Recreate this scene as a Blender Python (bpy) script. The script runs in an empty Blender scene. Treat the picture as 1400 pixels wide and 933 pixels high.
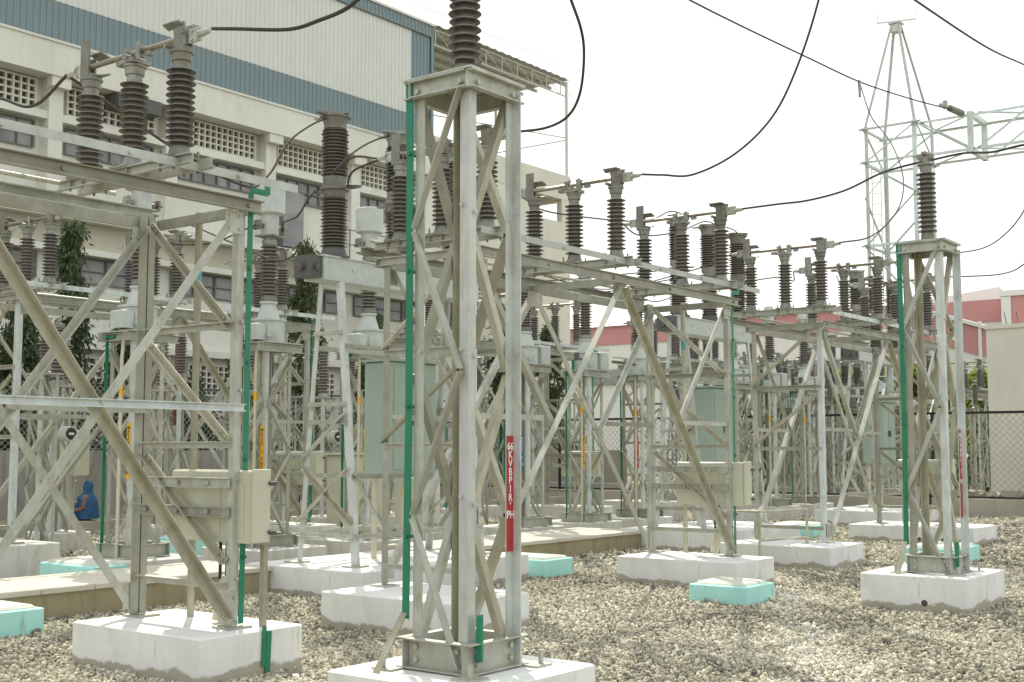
import bpy, math, random
import numpy as np
from mathutils import Vector, Matrix
random.seed(7); np.random.seed(7)
R = math.radians
scene = bpy.context.scene
col = scene.collection

# ------------------------------------------------------------------ mesh builder
class MB:
    def __init__(s): s.v = []; s.f = []
    def add(s, vs, fs):
        o = len(s.v); s.v += [tuple(p) for p in vs]; s.f += [tuple(i + o for i in f) for f in fs]
    def box(s, c, d, rz=0.0, ry=0.0, rx=0.0):
        m = Matrix.Rotation(rz, 3, 'Z') @ Matrix.Rotation(ry, 3, 'Y') @ Matrix.Rotation(rx, 3, 'X')
        c = Vector(c); h = [x / 2 for x in d]
        vs = [c + m @ Vector((sx * h[0], sy * h[1], sz * h[2])) for sz in (-1, 1) for sy in (-1, 1) for sx in (-1, 1)]
        s.add(vs, [(0, 2, 3, 1), (4, 5, 7, 6), (0, 1, 5, 4), (2, 6, 7, 3), (0, 4, 6, 2), (1, 3, 7, 5)]); return s
    def bb(s, a, b):
        return s.box([(a[i] + b[i]) / 2 for i in range(3)], [abs(b[i] - a[i]) for i in range(3)])
    def bevbox(s, a, b, w=0.02):
        # box with chamfered vertical and top edges
        x0, y0, z0 = a; x1, y1, z1 = b
        def ring(i, z): return [(x0 + i + w, y0 + i, z), (x1 - i - w, y0 + i, z), (x1 - i, y0 + i + w, z), (x1 - i, y1 - i - w, z),
                                (x1 - i - w, y1 - i, z), (x0 + i + w, y1 - i, z), (x0 + i, y1 - i - w, z), (x0 + i, y0 + i + w, z)]
        vs = ring(0, z0) + ring(0, z1 - w) + ring(w, z1)
        fs = [(k + i, k + (i + 1) % 8, k + 8 + (i + 1) % 8, k + 8 + i) for k in (0, 8) for i in range(8)]
        fs += [tuple(range(16, 24)), tuple(reversed(range(0, 8)))]
        s.add(vs, fs); return s
    def prof(s, p0, p1, pts, u, v):
        p0 = Vector(p0); p1 = Vector(p1); u = Vector(u); v = Vector(v)
        n = len(pts)
        a = [p0 + u * x + v * y for x, y in pts]; b = [p1 + u * x + v * y for x, y in pts]
        fs = [(i, (i + 1) % n, n + (i + 1) % n, n + i) for i in range(n)]
        fs += [tuple(reversed(range(n))), tuple(range(n, 2 * n))]
        s.add(a + b, fs); return s
    def ang(s, p0, p1, u, v, w=0.08, t=0.008):
        # rolled steel angle: two flanges along u and v
        d = (Vector(p1) - Vector(p0)).normalized()
        u = Vector(u); u = (u - d * u.dot(d)).normalized()
        v = Vector(v); v = v - d * v.dot(d); v = (v - u * v.dot(u)).normalized()
        return s.prof(p0, p1, [(0, 0), (w, 0), (w, t), (t, t), (t, w), (0, w)], u, v)
    def chan(s, p0, p1, u, v, h=0.1, w=0.05, t=0.008):
        # rolled steel channel: web height h along v, flanges of width w along u
        return s.prof(p0, p1, [(0, -h/2), (w, -h/2), (w, -h/2+t), (t, -h/2+t), (t, h/2-t), (w, h/2-t), (w, h/2), (0, h/2)], u, v)
    def tube(s, pts, r, n=8, cap=True):
        pts = [Vector(p) for p in pts]; o = len(s.v); up = Vector((0, 0, 1)); N = len(pts); prev = None
        for i, p in enumerate(pts):
            d = (pts[min(i + 1, N - 1)] - pts[max(i - 1, 0)]).normalized()
            if prev is None:
                a = d.cross(up if abs(d.z) < 0.9 else Vector((1, 0, 0))).normalized()
            else: a = (prev - d * prev.dot(d)).normalized()
            prev = a; b = d.cross(a); rr = r[i] if isinstance(r, (list, tuple)) else r
            s.v += [tuple(p + a * rr * math.cos(2*math.pi*k/n) + b * rr * math.sin(2*math.pi*k/n)) for k in range(n)]
        for i in range(N - 1):
            for k in range(n):
                s.f.append((o+i*n+k, o+i*n+(k+1) % n, o+(i+1)*n+(k+1) % n, o+(i+1)*n+k))
        if cap: s.f.append(tuple(o + k for k in reversed(range(n)))); s.f.append(tuple(o+(N-1)*n+k for k in range(n)))
        return s
    def lathe(s, c, prof, n=20, sx=1, sy=1):
        o = len(s.v); c = Vector(c)
        for r, z in prof:
            s.v += [(c.x + sx*r*math.cos(2*math.pi*k/n), c.y + sy*r*math.sin(2*math.pi*k/n), c.z + z) for k in range(n)]
        for i in range(len(prof) - 1):
            for k in range(n):
                s.f.append((o+i*n+k, o+i*n+(k+1) % n, o+(i+1)*n+(k+1) % n, o+(i+1)*n+k))
        s.f.append(tuple(o + k for k in reversed(range(n)))); s.f.append(tuple(o+(len(prof)-1)*n+k for k in range(n)))
        return s
    def bolt(s, p, n, r=0.014, l=0.02):
        p = Vector(p); return s.tube([p, p + Vector(n).normalized() * l], r, 6)
    def build(s, name, mat, parent=None, smooth=35):
        me = bpy.data.meshes.new(name); me.from_pydata(s.v, [], s.f); me.update()
        if smooth:
            me.polygons.foreach_set('use_smooth', [True] * len(me.polygons)); me.set_sharp_from_angle(angle=R(smooth))
        o = bpy.data.objects.new(name, me); col.objects.link(o)
        if mat: me.materials.append(mat)
        if parent: o.parent = parent
        return o

def tag(o, label=None, cat=None, group=None, kind=None):
    if label: o['label'] = label
    if cat: o['category'] = cat
    if group: o['group'] = group
    if kind: o['kind'] = kind
    return o
def S(p):
    # survey grid to site metres
    return (1.1166*p[0] + 0.2032*p[1], 1.0813*p[1], p[2] if len(p) > 2 else 0.0)
def thing(name, label, cat, loc=(0, 0, 0), group=None, rz=0, raw=False):
    o = bpy.data.objects.new(name, None); col.objects.link(o); o.location = loc if raw else S(loc); o.rotation_euler.z = rz
    o.empty_display_size = 0.1
    return tag(o, label, cat, group)
def copy_tree(o, parent=None):
    c = o.copy(); col.objects.link(c); c.parent = parent
    for ch in list(o.children): copy_tree(ch, c)
    return c
def dup(o, loc, label, rz=None, raw=False):
    c = copy_tree(o); c.location = loc if raw else S(loc); c['label'] = label
    if rz is not None: c.rotation_euler.z = rz
    return c
def smooth_path(pts, n=8):
    pts = [Vector(p) for p in pts]; out = []
    P = [pts[0] * 2 - pts[1]] + pts + [pts[-1] * 2 - pts[-2]]
    for i in range(1, len(P) - 2):
        for k in range(n):
            t = k / n; a, b, c, d = P[i-1], P[i], P[i+1], P[i+2]
            out.append(0.5*((2*b) + (c-a)*t + (2*a-5*b+4*c-d)*t*t + (3*b-a-3*c+d)*t**3))
    out.append(pts[-1]); return out

# ------------------------------------------------------------------ materials
def mat(name, rough=0.6, metal=0.0, spec=0.4):
    m = bpy.data.materials.new(name); m.use_nodes = True
    nt = m.node_tree; b = nt.nodes['Principled BSDF']
    b.inputs['Roughness'].default_value = rough; b.inputs['Metallic'].default_value = metal
    b.inputs['Specular IOR Level'].default_value = spec
    return m, nt, b
def node(nt, t, **kw):
    n = nt.nodes.new(t)
    for k, v in kw.items():
        if k in n.inputs: n.inputs[k].default_value = v
        else: setattr(n, k, v)
    return n
def ramp(nt, fac, stops):
    r = nt.nodes.new('ShaderNodeValToRGB'); e = r.color_ramp.elements
    while len(e) < len(stops): e.new(0.5)
    for i, (p, c) in enumerate(stops): e[i].position = p; e[i].color = (*c, 1)
    nt.links.new(fac, r.inputs[0]); return r.outputs[0]
def mix(nt, fac, a, b, mode='MIX'):
    n = nt.nodes.new('ShaderNodeMix'); n.data_type = 'RGBA'; n.blend_type = mode
    for i, x in ((0, fac), (6, a), (7, b)):
        if hasattr(x, 'is_linked') or isinstance(x, bpy.types.NodeSocket): nt.links.new(x, n.inputs[i])
        else: n.inputs[i].default_value = x if i == 0 else (*x, 1)
    return n.outputs[2]
def noise(nt, scale, detail=4, rough=0.6, vec=None, dist=0.0, sc3=None):
    n = node(nt, 'ShaderNodeTexNoise'); n.inputs['Scale'].default_value = scale; n.inputs['Detail'].default_value = detail
    n.inputs['Roughness'].default_value = rough; n.inputs['Distortion'].default_value = dist
    src = vec
    if src is None: src = node(nt, 'ShaderNodeTexCoord').outputs['Object']
    if sc3:
        mp = node(nt, 'ShaderNodeMapping'); mp.inputs['Scale'].default_value = sc3; nt.links.new(src, mp.inputs[0]); src = mp.outputs[0]
    nt.links.new(src, n.inputs['Vector']); return n.outputs['Fac']
def bump(nt, b, h, strength=0.3, dist=0.01):
    n = node(nt, 'ShaderNodeBump'); n.inputs['Strength'].default_value = strength; n.inputs['Distance'].default_value = dist
    nt.links.new(h, n.inputs['Height']); nt.links.new(n.outputs[0], b.inputs['Normal'])
def mathn(nt, op, a, b=0.0, clamp=False):
    n = nt.nodes.new('ShaderNodeMath'); n.operation = op; n.use_clamp = clamp
    for i, x in enumerate((a, b)):
        if isinstance(x, bpy.types.NodeSocket): nt.links.new(x, n.inputs[i])
        else: n.inputs[i].default_value = x
    return n.outputs[0]
def zcoord(nt, which='Object'):
    tc = node(nt, 'ShaderNodeTexCoord'); sp = node(nt, 'ShaderNodeSeparateXYZ')
    nt.links.new(tc.outputs[which], sp.inputs[0]); return sp.outputs[2]

def steel(name, a, b, stain, rough=0.5, metal=0.25):
    m, nt, bs = mat(name, rough, metal, 0.4)
    oi = node(nt, 'ShaderNodeObjectInfo')
    tc = node(nt, 'ShaderNodeTexCoord'); va = node(nt, 'ShaderNodeVectorMath'); va.operation = 'ADD'
    cx = node(nt, 'ShaderNodeCombineXYZ')
    sc = mathn(nt, 'MULTIPLY', oi.outputs['Random'], 37.0)
    nt.links.new(sc, cx.inputs[0]); nt.links.new(sc, cx.inputs[1])
    nt.links.new(tc.outputs['Object'], va.inputs[0]); nt.links.new(cx.outputs[0], va.inputs[1])
    vec = va.outputs[0]
    n1 = noise(nt, 4.5, 6, 0.65, vec); n2 = noise(nt, 9, 5, 0.7, vec, 0.6, (1, 1, 0.25)); n3 = noise(nt, 60, 3, 0.6, vec)
    c = ramp(nt, n1, [(0.32, a), (0.68, b)])
    rnd = ramp(nt, oi.outputs['Random'], [(0.0, (0.72, 0.72, 0.66)), (0.5, (1.0, 1.0, 0.97)), (1.0, (1.14, 1.18, 1.18))])
    c = mix(nt, 1.0, c, rnd, 'MULTIPLY')
    f = ramp(nt, n2, [(0.49, (0, 0, 0)), (0.70, (1, 1, 1))])
    f = mathn(nt, 'MULTIPLY', f, 0.78)
    c = mix(nt, f, c, stain)
    n7 = noise(nt, 2.2, 5, 0.7, vec, 0.4, (1, 1, 0.5)); f7 = ramp(nt, n7, [(0.55, (0, 0, 0)), (0.66, (1, 1, 1))]); c = mix(nt, mathn(nt, 'MULTIPLY', f7, 0.28), c, (0.62, 0.65, 0.62))
    f3 = ramp(nt, n3, [(0.62, (0, 0, 0)), (0.75, (1, 1, 1))])
    c = mix(nt, mathn(nt, 'MULTIPLY', f3, 0.35), c, (0.30, 0.27, 0.2))
    nt.links.new(c, bs.inputs['Base Color'])
    bump(nt, bs, n3, 0.15, 0.003)
    return m
def painted(name, c, rough=0.45, var=0.18, stain=None, metal=0.0, scale=6):
    m, nt, b = mat(name, rough, metal)
    n1 = noise(nt, scale, 5, 0.65); n2 = noise(nt, scale*2.2, 5, 0.7, None, 0.3, (1, 1, 0.3))
    lo = tuple(x*(1-var) for x in c); hi = tuple(min(1, x*(1+var*0.6)) for x in c)
    cc = ramp(nt, n1, [(0.3, lo), (0.7, hi)])
    if stain:
        f = ramp(nt, n2, [(0.55, (0, 0, 0)), (0.75, (1, 1, 1))]); cc = mix(nt, mathn(nt, 'MULTIPLY', f, 0.45), cc, stain)
    nt.links.new(cc, b.inputs['Base Color']); return m
def plaster(name, c, dirt, rough=0.85, dirtz=None, scale=1.2, amt=0.55, streak=True):
    m, nt, b = mat(name, rough, 0, 0.25)
    n1 = noise(nt, scale, 7, 0.62); n2 = noise(nt, scale*3, 6, 0.7, None, 0.8, (1, 1, 0.22)); n3 = noise(nt, scale*25, 4, 0.6)
    cc = ramp(nt, n1, [(0.3, tuple(x*0.88 for x in c)), (0.65, c)])
    if streak:
        f = ramp(nt, n2, [(0.5, (0, 0, 0)), (0.78, (1, 1, 1))]); cc = mix(nt, mathn(nt, 'MULTIPLY', f, amt), cc, dirt)
    if dirtz is not None:
        n5 = noise(nt, 9, 4, 0.6, None, 1.5, (1, 1, 0.09)); n6 = noise(nt, 2.6, 6, 0.7)
        f5 = mathn(nt, 'MULTIPLY', ramp(nt, n5, [(0.60, (0, 0, 0)), (0.70, (1, 1, 1))]), ramp(nt, n6, [(0.45, (0, 0, 0)), (0.65, (1, 1, 1))]))
        cc = mix(nt, mathn(nt, 'MULTIPLY', f5, 0.55), cc, (0.25, 0.24, 0.2))
        f6 = ramp(nt, noise(nt, 1.3, 7, 0.7, None, 0.6), [(0.5, (0, 0, 0)), (0.72, (1, 1, 1))]); cc = mix(nt, mathn(nt, 'MULTIPLY', f6, 0.35), cc, (0.56, 0.53, 0.44))
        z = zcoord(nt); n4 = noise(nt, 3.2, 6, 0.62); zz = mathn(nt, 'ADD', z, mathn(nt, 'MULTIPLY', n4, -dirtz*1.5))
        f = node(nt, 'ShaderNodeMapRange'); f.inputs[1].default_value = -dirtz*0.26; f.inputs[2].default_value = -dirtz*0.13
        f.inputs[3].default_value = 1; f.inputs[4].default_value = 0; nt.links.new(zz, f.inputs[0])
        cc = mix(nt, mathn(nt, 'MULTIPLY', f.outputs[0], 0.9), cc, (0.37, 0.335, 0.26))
    nt.links.new(cc, b.inputs['Base Color']); bump(nt, b, n3, 0.25, 0.006)
    return m

M = {}
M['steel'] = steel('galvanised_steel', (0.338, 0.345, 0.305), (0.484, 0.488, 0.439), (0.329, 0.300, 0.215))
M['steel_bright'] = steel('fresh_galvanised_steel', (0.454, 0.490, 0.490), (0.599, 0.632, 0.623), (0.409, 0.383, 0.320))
M['steel_tan'] = steel('weathered_steel', (0.355, 0.348, 0.278), (0.499, 0.479, 0.385), (0.297, 0.268, 0.179))
M['steel_pale'] = steel('pale_galvanised_steel', (0.50, 0.55, 0.54), (0.64, 0.69, 0.67), (0.5, 0.52, 0.48))
M['steel_far'] = steel('distant_steel', (0.360, 0.369, 0.342), (0.468, 0.477, 0.441), (0.360, 0.333, 0.261))
M['cast'] = steel('cast_metal_fittings', (0.19, 0.19, 0.17), (0.31, 0.31, 0.28), (0.17, 0.14, 0.10), 0.5, 0.4)
M['rod'] = steel('conductor_tube_metal', (0.24, 0.21, 0.16), (0.34, 0.31, 0.25), (0.2, 0.16, 0.11), 0.45, 0.5)
M['tank'] = painted('pale_tank_paint', (0.50, 0.54, 0.51), 0.45, 0.14, (0.36, 0.33, 0.25))
M['cream_box'] = painted('cream_cabinet_paint', (0.53, 0.54, 0.42), 0.45, 0.08, (0.42, 0.40, 0.28), 0, 3)
M['mint'] = painted('mint_cabinet_paint', (0.32, 0.41, 0.35), 0.5, 0.08, (0.28, 0.36, 0.28), 0, 2)
M['green'] = painted('green_earth_paint', (0.018, 0.205, 0.115), 0.4, 0.12, (0.05, 0.2, 0.12))
M['red'] = painted('red_sign_paint', (0.40, 0.035, 0.035), 0.45, 0.12)
M['yellow'] = painted('yellow_sign_paint', (0.80, 0.43, 0.012), 0.45, 0.1)
M['blue'] = painted('blue_sign_paint', (0.03, 0.17, 0.42), 0.45, 0.1)
M['white_letter'] = painted('white_lettering', (0.8, 0.8, 0.78), 0.5, 0.05)
M['black_letter'] = painted('dark_lettering', (0.06, 0.03, 0.02), 0.5, 0.05)
M['white_pad'] = plaster('whitewashed_concrete', (0.79, 0.80, 0.785), (0.52, 0.53, 0.48), 0.85, 0.15, 1.6, 0.5)
M['white_kerb'] = plaster('worn_whitewashed_concrete', (0.66, 0.66, 0.62), (0.38, 0.36, 0.3), 0.88, 0.05, 2.2, 0.7)
M['turq'] = plaster('turquoise_painted_concrete', (0.44, 0.82, 0.77), (0.55, 0.72, 0.66), 0.7, 0.02, 2.4, 0.3)
M['pale_lid'] = plaster('pale_concrete_lid', (0.62, 0.64, 0.56), (0.42, 0.5, 0.42), 0.85, None, 2.0, 0.5)
M['trench'] = plaster('stained_brown_concrete', (0.37, 0.32, 0.205), (0.20, 0.155, 0.085), 0.9, None, 1.1, 0.95)
M['slab'] = plaster('pale_concrete_slab', (0.60, 0.57, 0.48), (0.45, 0.41, 0.32), 0.9, None, 1.0, 0.4)
M['kerb_grey'] = plaster('grey_concrete', (0.42, 0.40, 0.34), (0.26, 0.24, 0.19), 0.9, None, 0.7, 0.6)
M['compound'] = plaster('stained_compound_wall', (0.30, 0.285, 0.245), (0.085, 0.085, 0.07), 0.92, None, 0.9, 0.9)
M['cream_wall'] = plaster('cream_plaster', (0.67, 0.665, 0.575), (0.5, 0.47, 0.37), 0.9, None, 0.5, 0.35)
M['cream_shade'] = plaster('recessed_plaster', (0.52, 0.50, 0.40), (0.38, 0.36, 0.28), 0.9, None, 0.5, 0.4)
M['white_wall'] = plaster('white_plaster', (0.73, 0.735, 0.66), (0.50, 0.47, 0.38), 0.9, None, 0.45, 0.5)
M['clad_white'] = painted('pale_cladding', (0.64, 0.66, 0.615), 0.5, 0.04, (0.58, 0.57, 0.48), 0, 0.6)
M['clad_blue'] = painted('blue_grey_cladding', (0.19, 0.255, 0.27), 0.5, 0.06, (0.13, 0.22, 0.27), 0, 0.6)
M['clad_pink'] = painted('hazed_red_cladding', (0.52, 0.25, 0.25), 0.6, 0.05, None, 0, 0.3)  # distance haze painted in as a paler red
M['clad_far_white'] = painted('distant_white_cladding', (0.70, 0.71, 0.67), 0.6, 0.04, None, 0, 0.3)
M['roof_pale'] = painted('pale_roof_sheet', (0.66, 0.67, 0.62), 0.6, 0.05, None, 0, 0.3)
M['roof_under'] = painted('canopy_sheet', (0.42, 0.42, 0.38), 0.6, 0.05, None, 0, 0.6)
M['frame_white'] = painted('white_steel_frame', (0.62, 0.62, 0.56), 0.5, 0.06)
M['truss_grey'] = painted('grey_truss_steel', (0.52, 0.52, 0.47), 0.5, 0.06)
M['recess_shade'] = painted('painted_recess_shade', (0.085, 0.085, 0.078), 0.9, 0.1)  # recess shade painted as flat dark grey, lifted to suggest distance haze
M['grey_shutter'] = painted('grey_louvres', (0.17, 0.175, 0.165), 0.7, 0.12, None, 0, 2)
M['black_steel'] = painted('black_fence_paint', (0.018, 0.017, 0.016), 0.45, 0.1)
M['wire'] = painted('galvanised_wire', (0.33, 0.33, 0.30), 0.5, 0.1, None, 0.4)
M['cable'] = painted('grey_conductor', (0.075, 0.07, 0.062), 0.85, 0.15, None, 0.3)
M['dark_cable'] = painted('dark_cable', (0.03, 0.03, 0.028), 0.6, 0.1)
M['conduit'] = plaster('pale_conduit', (0.58, 0.55, 0.43), (0.40, 0.34, 0.22), 0.8, None, 4, 0.5)
M['red_ins'] = painted('red_brown_termination', (0.21, 0.075, 0.055), 0.5, 0.15)
M['dark_metal'] = painted('dark_grey_metal', (0.10, 0.10, 0.095), 0.5, 0.1)
M['glassdial'] = painted('dial_glass', (0.03, 0.03, 0.03), 0.15, 0.05)
M['bark'] = plaster('bark', (0.16, 0.12, 0.085), (0.07, 0.05, 0.035), 0.95, None, 6, 0.6)
M['rubble'] = plaster('rubble', (0.36, 0.33, 0.27), (0.2, 0.17, 0.13), 0.95, None, 3, 0.6)

def glass_mat():
    m, nt, b = mat('window_glass', 0.12, 0, 0.5)
    n = noise(nt, 0.9, 2, 0.5); c = ramp(nt, n, [(0.35, (0.17, 0.18, 0.18)), (0.65, (0.28, 0.285, 0.275))])
    nt.links.new(c, b.inputs['Base Color']); return m
M['glass'] = glass_mat()
def porcelain():
    m, nt, b = mat('brown_glazed_porcelain', 0.32, 0, 0.5)
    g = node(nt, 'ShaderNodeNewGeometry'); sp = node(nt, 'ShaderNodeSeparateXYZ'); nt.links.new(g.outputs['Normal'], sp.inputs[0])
    n1 = noise(nt, 14, 4, 0.6)
    c = ramp(nt, n1, [(0.3, (0.062, 0.056, 0.050)), (0.7, (0.105, 0.095, 0.085))])
    oi = node(nt, 'ShaderNodeObjectInfo')
    c = mix(nt, 1.0, c, ramp(nt, oi.outputs['Random'], [(0, (0.8, 0.8, 0.82)), (1, (1.35, 1.25, 1.15))]), 'MULTIPLY')
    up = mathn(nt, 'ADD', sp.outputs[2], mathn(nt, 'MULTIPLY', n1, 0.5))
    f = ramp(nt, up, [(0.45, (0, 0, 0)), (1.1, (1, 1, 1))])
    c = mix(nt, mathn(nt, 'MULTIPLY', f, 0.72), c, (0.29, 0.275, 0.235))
    nt.links.new(c, b.inputs['Base Color'])
    rr = ramp(nt, f, [(0, (0.32, 0.32, 0.32)), (1, (0.75, 0.75, 0.75))]); nt.links.new(rr, b.inputs['Roughness'])
    return m
M['porc'] = porcelain()
def leaf_mat(name, a, b_, c_):
    m, nt, b = mat(name, 0.55, 0, 0.3)
    at = node(nt, 'ShaderNodeAttribute'); at.attribute_name = 'tint'
    c = ramp(nt, at.outputs['Fac'], [(0, a), (0.55, b_), (1, c_)])
    nt.links.new(c, b.inputs['Base Color'])
    tr = node(nt, 'ShaderNodeBsdfTranslucent'); nt.links.new(c, tr.inputs[0])
    mx = node(nt, 'ShaderNodeMixShader'); mx.inputs[0].default_value = 0.35
    nt.links.new(b.outputs[0], mx.inputs[1]); nt.links.new(tr.outputs[0], mx.inputs[2])
    nt.links.new(mx.outputs[0], nt.nodes['Material Output'].inputs[0]); return m
M['leaf'] = leaf_mat('dark_leaves', (0.035, 0.058, 0.032), (0.085, 0.120, 0.060), (0.17, 0.20, 0.09))
M['leaf_light'] = leaf_mat('pale_leaves', (0.05, 0.075, 0.035), (0.10, 0.135, 0.06), (0.19, 0.20, 0.10))
M['leaf_bright'] = leaf_mat('sunny_leaves', (0.10, 0.15, 0.03), (0.22, 0.30, 0.05), (0.42, 0.48, 0.10))
def stone_mat():
    m, nt, b = mat('crushed_stone', 0.9, 0, 0.2)
    at = node(nt, 'ShaderNodeAttribute'); at.attribute_name = 'tint'
    c = ramp(nt, at.outputs['Fac'], [(0.0, (0.12, 0.118, 0.105)), (0.25, (0.29, 0.275, 0.22)), (0.6, (0.49, 0.455, 0.345)), (0.85, (0.63, 0.59, 0.465)), (1.0, (0.78, 0.77, 0.71))])
    n = noise(nt, 45, 3, 0.6); c = mix(nt, 1.0, c, ramp(nt, n, [(0.3, (0.8, 0.8, 0.8)), (0.7, (1.1, 1.1, 1.1))]), 'MULTIPLY')
    nt.links.new(c, b.inputs['Base Color']); return m
M['stone'] = stone_mat()
def ground_mat():
    m, nt, b = mat('ground_gravel_bed', 0.95, 0, 0.2)
    tc = node(nt, 'ShaderNodeTexCoord')
    v = node(nt, 'ShaderNodeTexVoronoi'); v.inputs['Scale'].default_value = 14; nt.links.new(tc.outputs['Object'], v.inputs['Vector'])
    n1 = noise(nt, 0.35, 5, 0.6, tc.outputs['Object'])
    sp = node(nt, 'ShaderNodeSeparateColor'); nt.links.new(v.outputs['Color'], sp.inputs[0])
    c = ramp(nt, sp.outputs[0], [(0.0, (0.12, 0.115, 0.095)), (0.5, (0.27, 0.255, 0.205)), (1.0, (0.43, 0.40, 0.32))])
    c = mix(nt, 1.0, c, ramp(nt, n1, [(0.3, (0.8, 0.78, 0.72)), (0.7, (1.1, 1.08, 1.0))]), 'MULTIPLY')
    nt.links.new(c, b.inputs['Base Color'])
    bump(nt, b, v.outputs['Distance'], 0.8, 0.04); return m
M['ground'] = ground_mat()
def cloth(name, a, b_):
    m, nt, b = mat(name, 0.85, 0, 0.2); n = noise(nt, 18, 4, 0.6)
    nt.links.new(ramp(nt, n, [(0.35, a), (0.65, b_)]), b.inputs['Base Color']); return m
M['blue_cloth'] = cloth('blue_cotton', (0.02, 0.075, 0.16), (0.045, 0.13, 0.25))
M['navy_cloth'] = cloth('dark_blue_cotton', (0.015, 0.05, 0.13), (0.03, 0.09, 0.2))
M['skin'] = painted('brown_skin', (0.22, 0.11, 0.065), 0.6, 0.08)

# ------------------------------------------------------------------ setting: ground, gravel
mb = MB(); mb.add([(-300, -300, 0), (500, -300, 0), (500, 500, 0), (-300, 500, 0)], [(0, 1, 2, 3)])
tag(mb.build('ground', M['ground'], None, 0), kind='structure')

def ico():
    t = (1 + 5 ** 0.5) / 2
    v = np.array([(-1, t, 0), (1, t, 0), (-1, -t, 0), (1, -t, 0), (0, -1, t), (0, 1, t), (0, -1, -t), (0, 1, -t), (t, 0, -1), (t, 0, 1), (-t, 0, -1), (-t, 0, 1)])
    v = v / np.linalg.norm(v[0])
    f = np.array([(0, 11, 5), (0, 5, 1), (0, 1, 7), (0, 7, 10), (0, 10, 11), (1, 5, 9), (5, 11, 4), (11, 10, 2), (10, 7, 6), (7, 1, 8), (3, 9, 4), (3, 4, 2), (3, 2, 6), (3, 6, 8), (3, 8, 9), (4, 9, 5), (2, 4, 11), (6, 2, 10), (8, 6, 7), (9, 8, 1)])
    return v, f
def instanced_mesh(name, protos, faces, pos, rot, scl, tint, mat_):
    """numpy: one mesh of many small solids (rot = 3x3 per item)."""
    n = len(pos); k = protos.shape[1]; fk = len(faces)
    pid = np.random.randint(0, len(protos), n)
    V = protos[pid] * scl[:, None, :]
    V = np.einsum('nij,nkj->nki', rot, V) + pos[:, None, :]
    Fc = (faces[None] + (np.arange(n) * k)[:, None, None]).reshape(-1)
    me = bpy.data.meshes.new(name); me.vertices.add(n*k); me.vertices.foreach_set('co', V.reshape(-1).astype(np.float32))
    me.loops.add(n*fk*faces.shape[1]); me.loops.foreach_set('vertex_index', Fc.astype(np.int32))
    me.polygons.add(n*fk); me.polygons.foreach_set('loop_start', (np.arange(n*fk) * faces.shape[1]).astype(np.int32))
    me.update(calc_edges=True); me.validate()
    a = me.attributes.new('tint', 'FLOAT', 'POINT'); a.data.foreach_set('value', np.repeat(tint, k).astype(np.float32))
    me.materials.append(mat_)
    o = bpy.data.objects.new(name, me); col.objects.link(o); return o
def rots(n):
    q = np.random.normal(size=(n, 4)); q /= np.linalg.norm(q, axis=1)[:, None]
    w, x, y, z = q.T
    return np.stack([np.stack([1-2*(y*y+z*z), 2*(x*y-z*w), 2*(x*z+y*w)], -1), np.stack([2*(x*y+z*w), 1-2*(x*x+z*z), 2*(y*z-x*w)], -1), np.stack([2*(x*z-y*w), 2*(y*z+x*w), 1-2*(x*x+y*y)], -1)], 1)
iv, ifc = ico()
protos = np.array([iv * np.random.uniform(0.55, 1.2, (12, 1)) * np.array([1.15, np.random.uniform(0.6, 0.95), np.random.uniform(0.4, 0.75)]) for _ in range(24)])
aU = R(37.462); FW = np.array((math.cos(aU), math.sin(aU))); RT = np.array((math.sin(aU), -math.cos(aU)))
def scatter(d0, d1, per_m2, r0, r1, half=0.50):
    area = half * (d1*d1 - d0*d0); n = int(area * per_m2)
    d = np.sqrt(np.random.uniform(d0*d0, d1*d1, n)); l = np.random.uniform(-half, half, n) * d
    P = d[:, None] * FW + l[:, None] * RT
    r = r0 + (r1-r0) * np.random.random(n) ** 2.2
    return P, r
sets = [scatter(5.0, 11.0, 2700, 0.009, 0.027), scatter(11.0, 17.0, 1150, 0.013, 0.030), scatter(17.0, 29, 230, 0.025, 0.045)]
P = np.concatenate([s[0] for s in sets]); rad = np.concatenate([s[1] for s in sets])
rad = np.where(np.random.rand(len(rad)) < 0.012, rad*1.8, rad)
keep = (P[:, 0] < 30.3) & (P[:, 1] < 21.0)
P = P[keep]; rad = rad[keep]; n = len(P)
def vnoise(P, s, seed):
    rs = np.random.RandomState(seed); g = rs.rand(64, 64); q = P * s + 100
    i = np.floor(q).astype(int); f = q - i; f = f*f*(3-2*f)
    a = g[i[:, 0] % 64, i[:, 1] % 64]; b = g[(i[:, 0]+1) % 64, i[:, 1] % 64]; c = g[i[:, 0] % 64, (i[:, 1]+1) % 64]; d = g[(i[:, 0]+1) % 64, (i[:, 1]+1) % 64]
    return (a*(1-f[:, 0])+b*f[:, 0])*(1-f[:, 1]) + (c*(1-f[:, 0])+d*f[:, 0])*f[:, 1]
big = vnoise(P, 0.55, 1) * 0.6 + vnoise(P, 1.7, 2) * 0.4
tint = np.clip(0.52 + (np.random.rand(n)-0.5)*0.75 + (big-0.5)*0.5, 0, 0.92)
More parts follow.
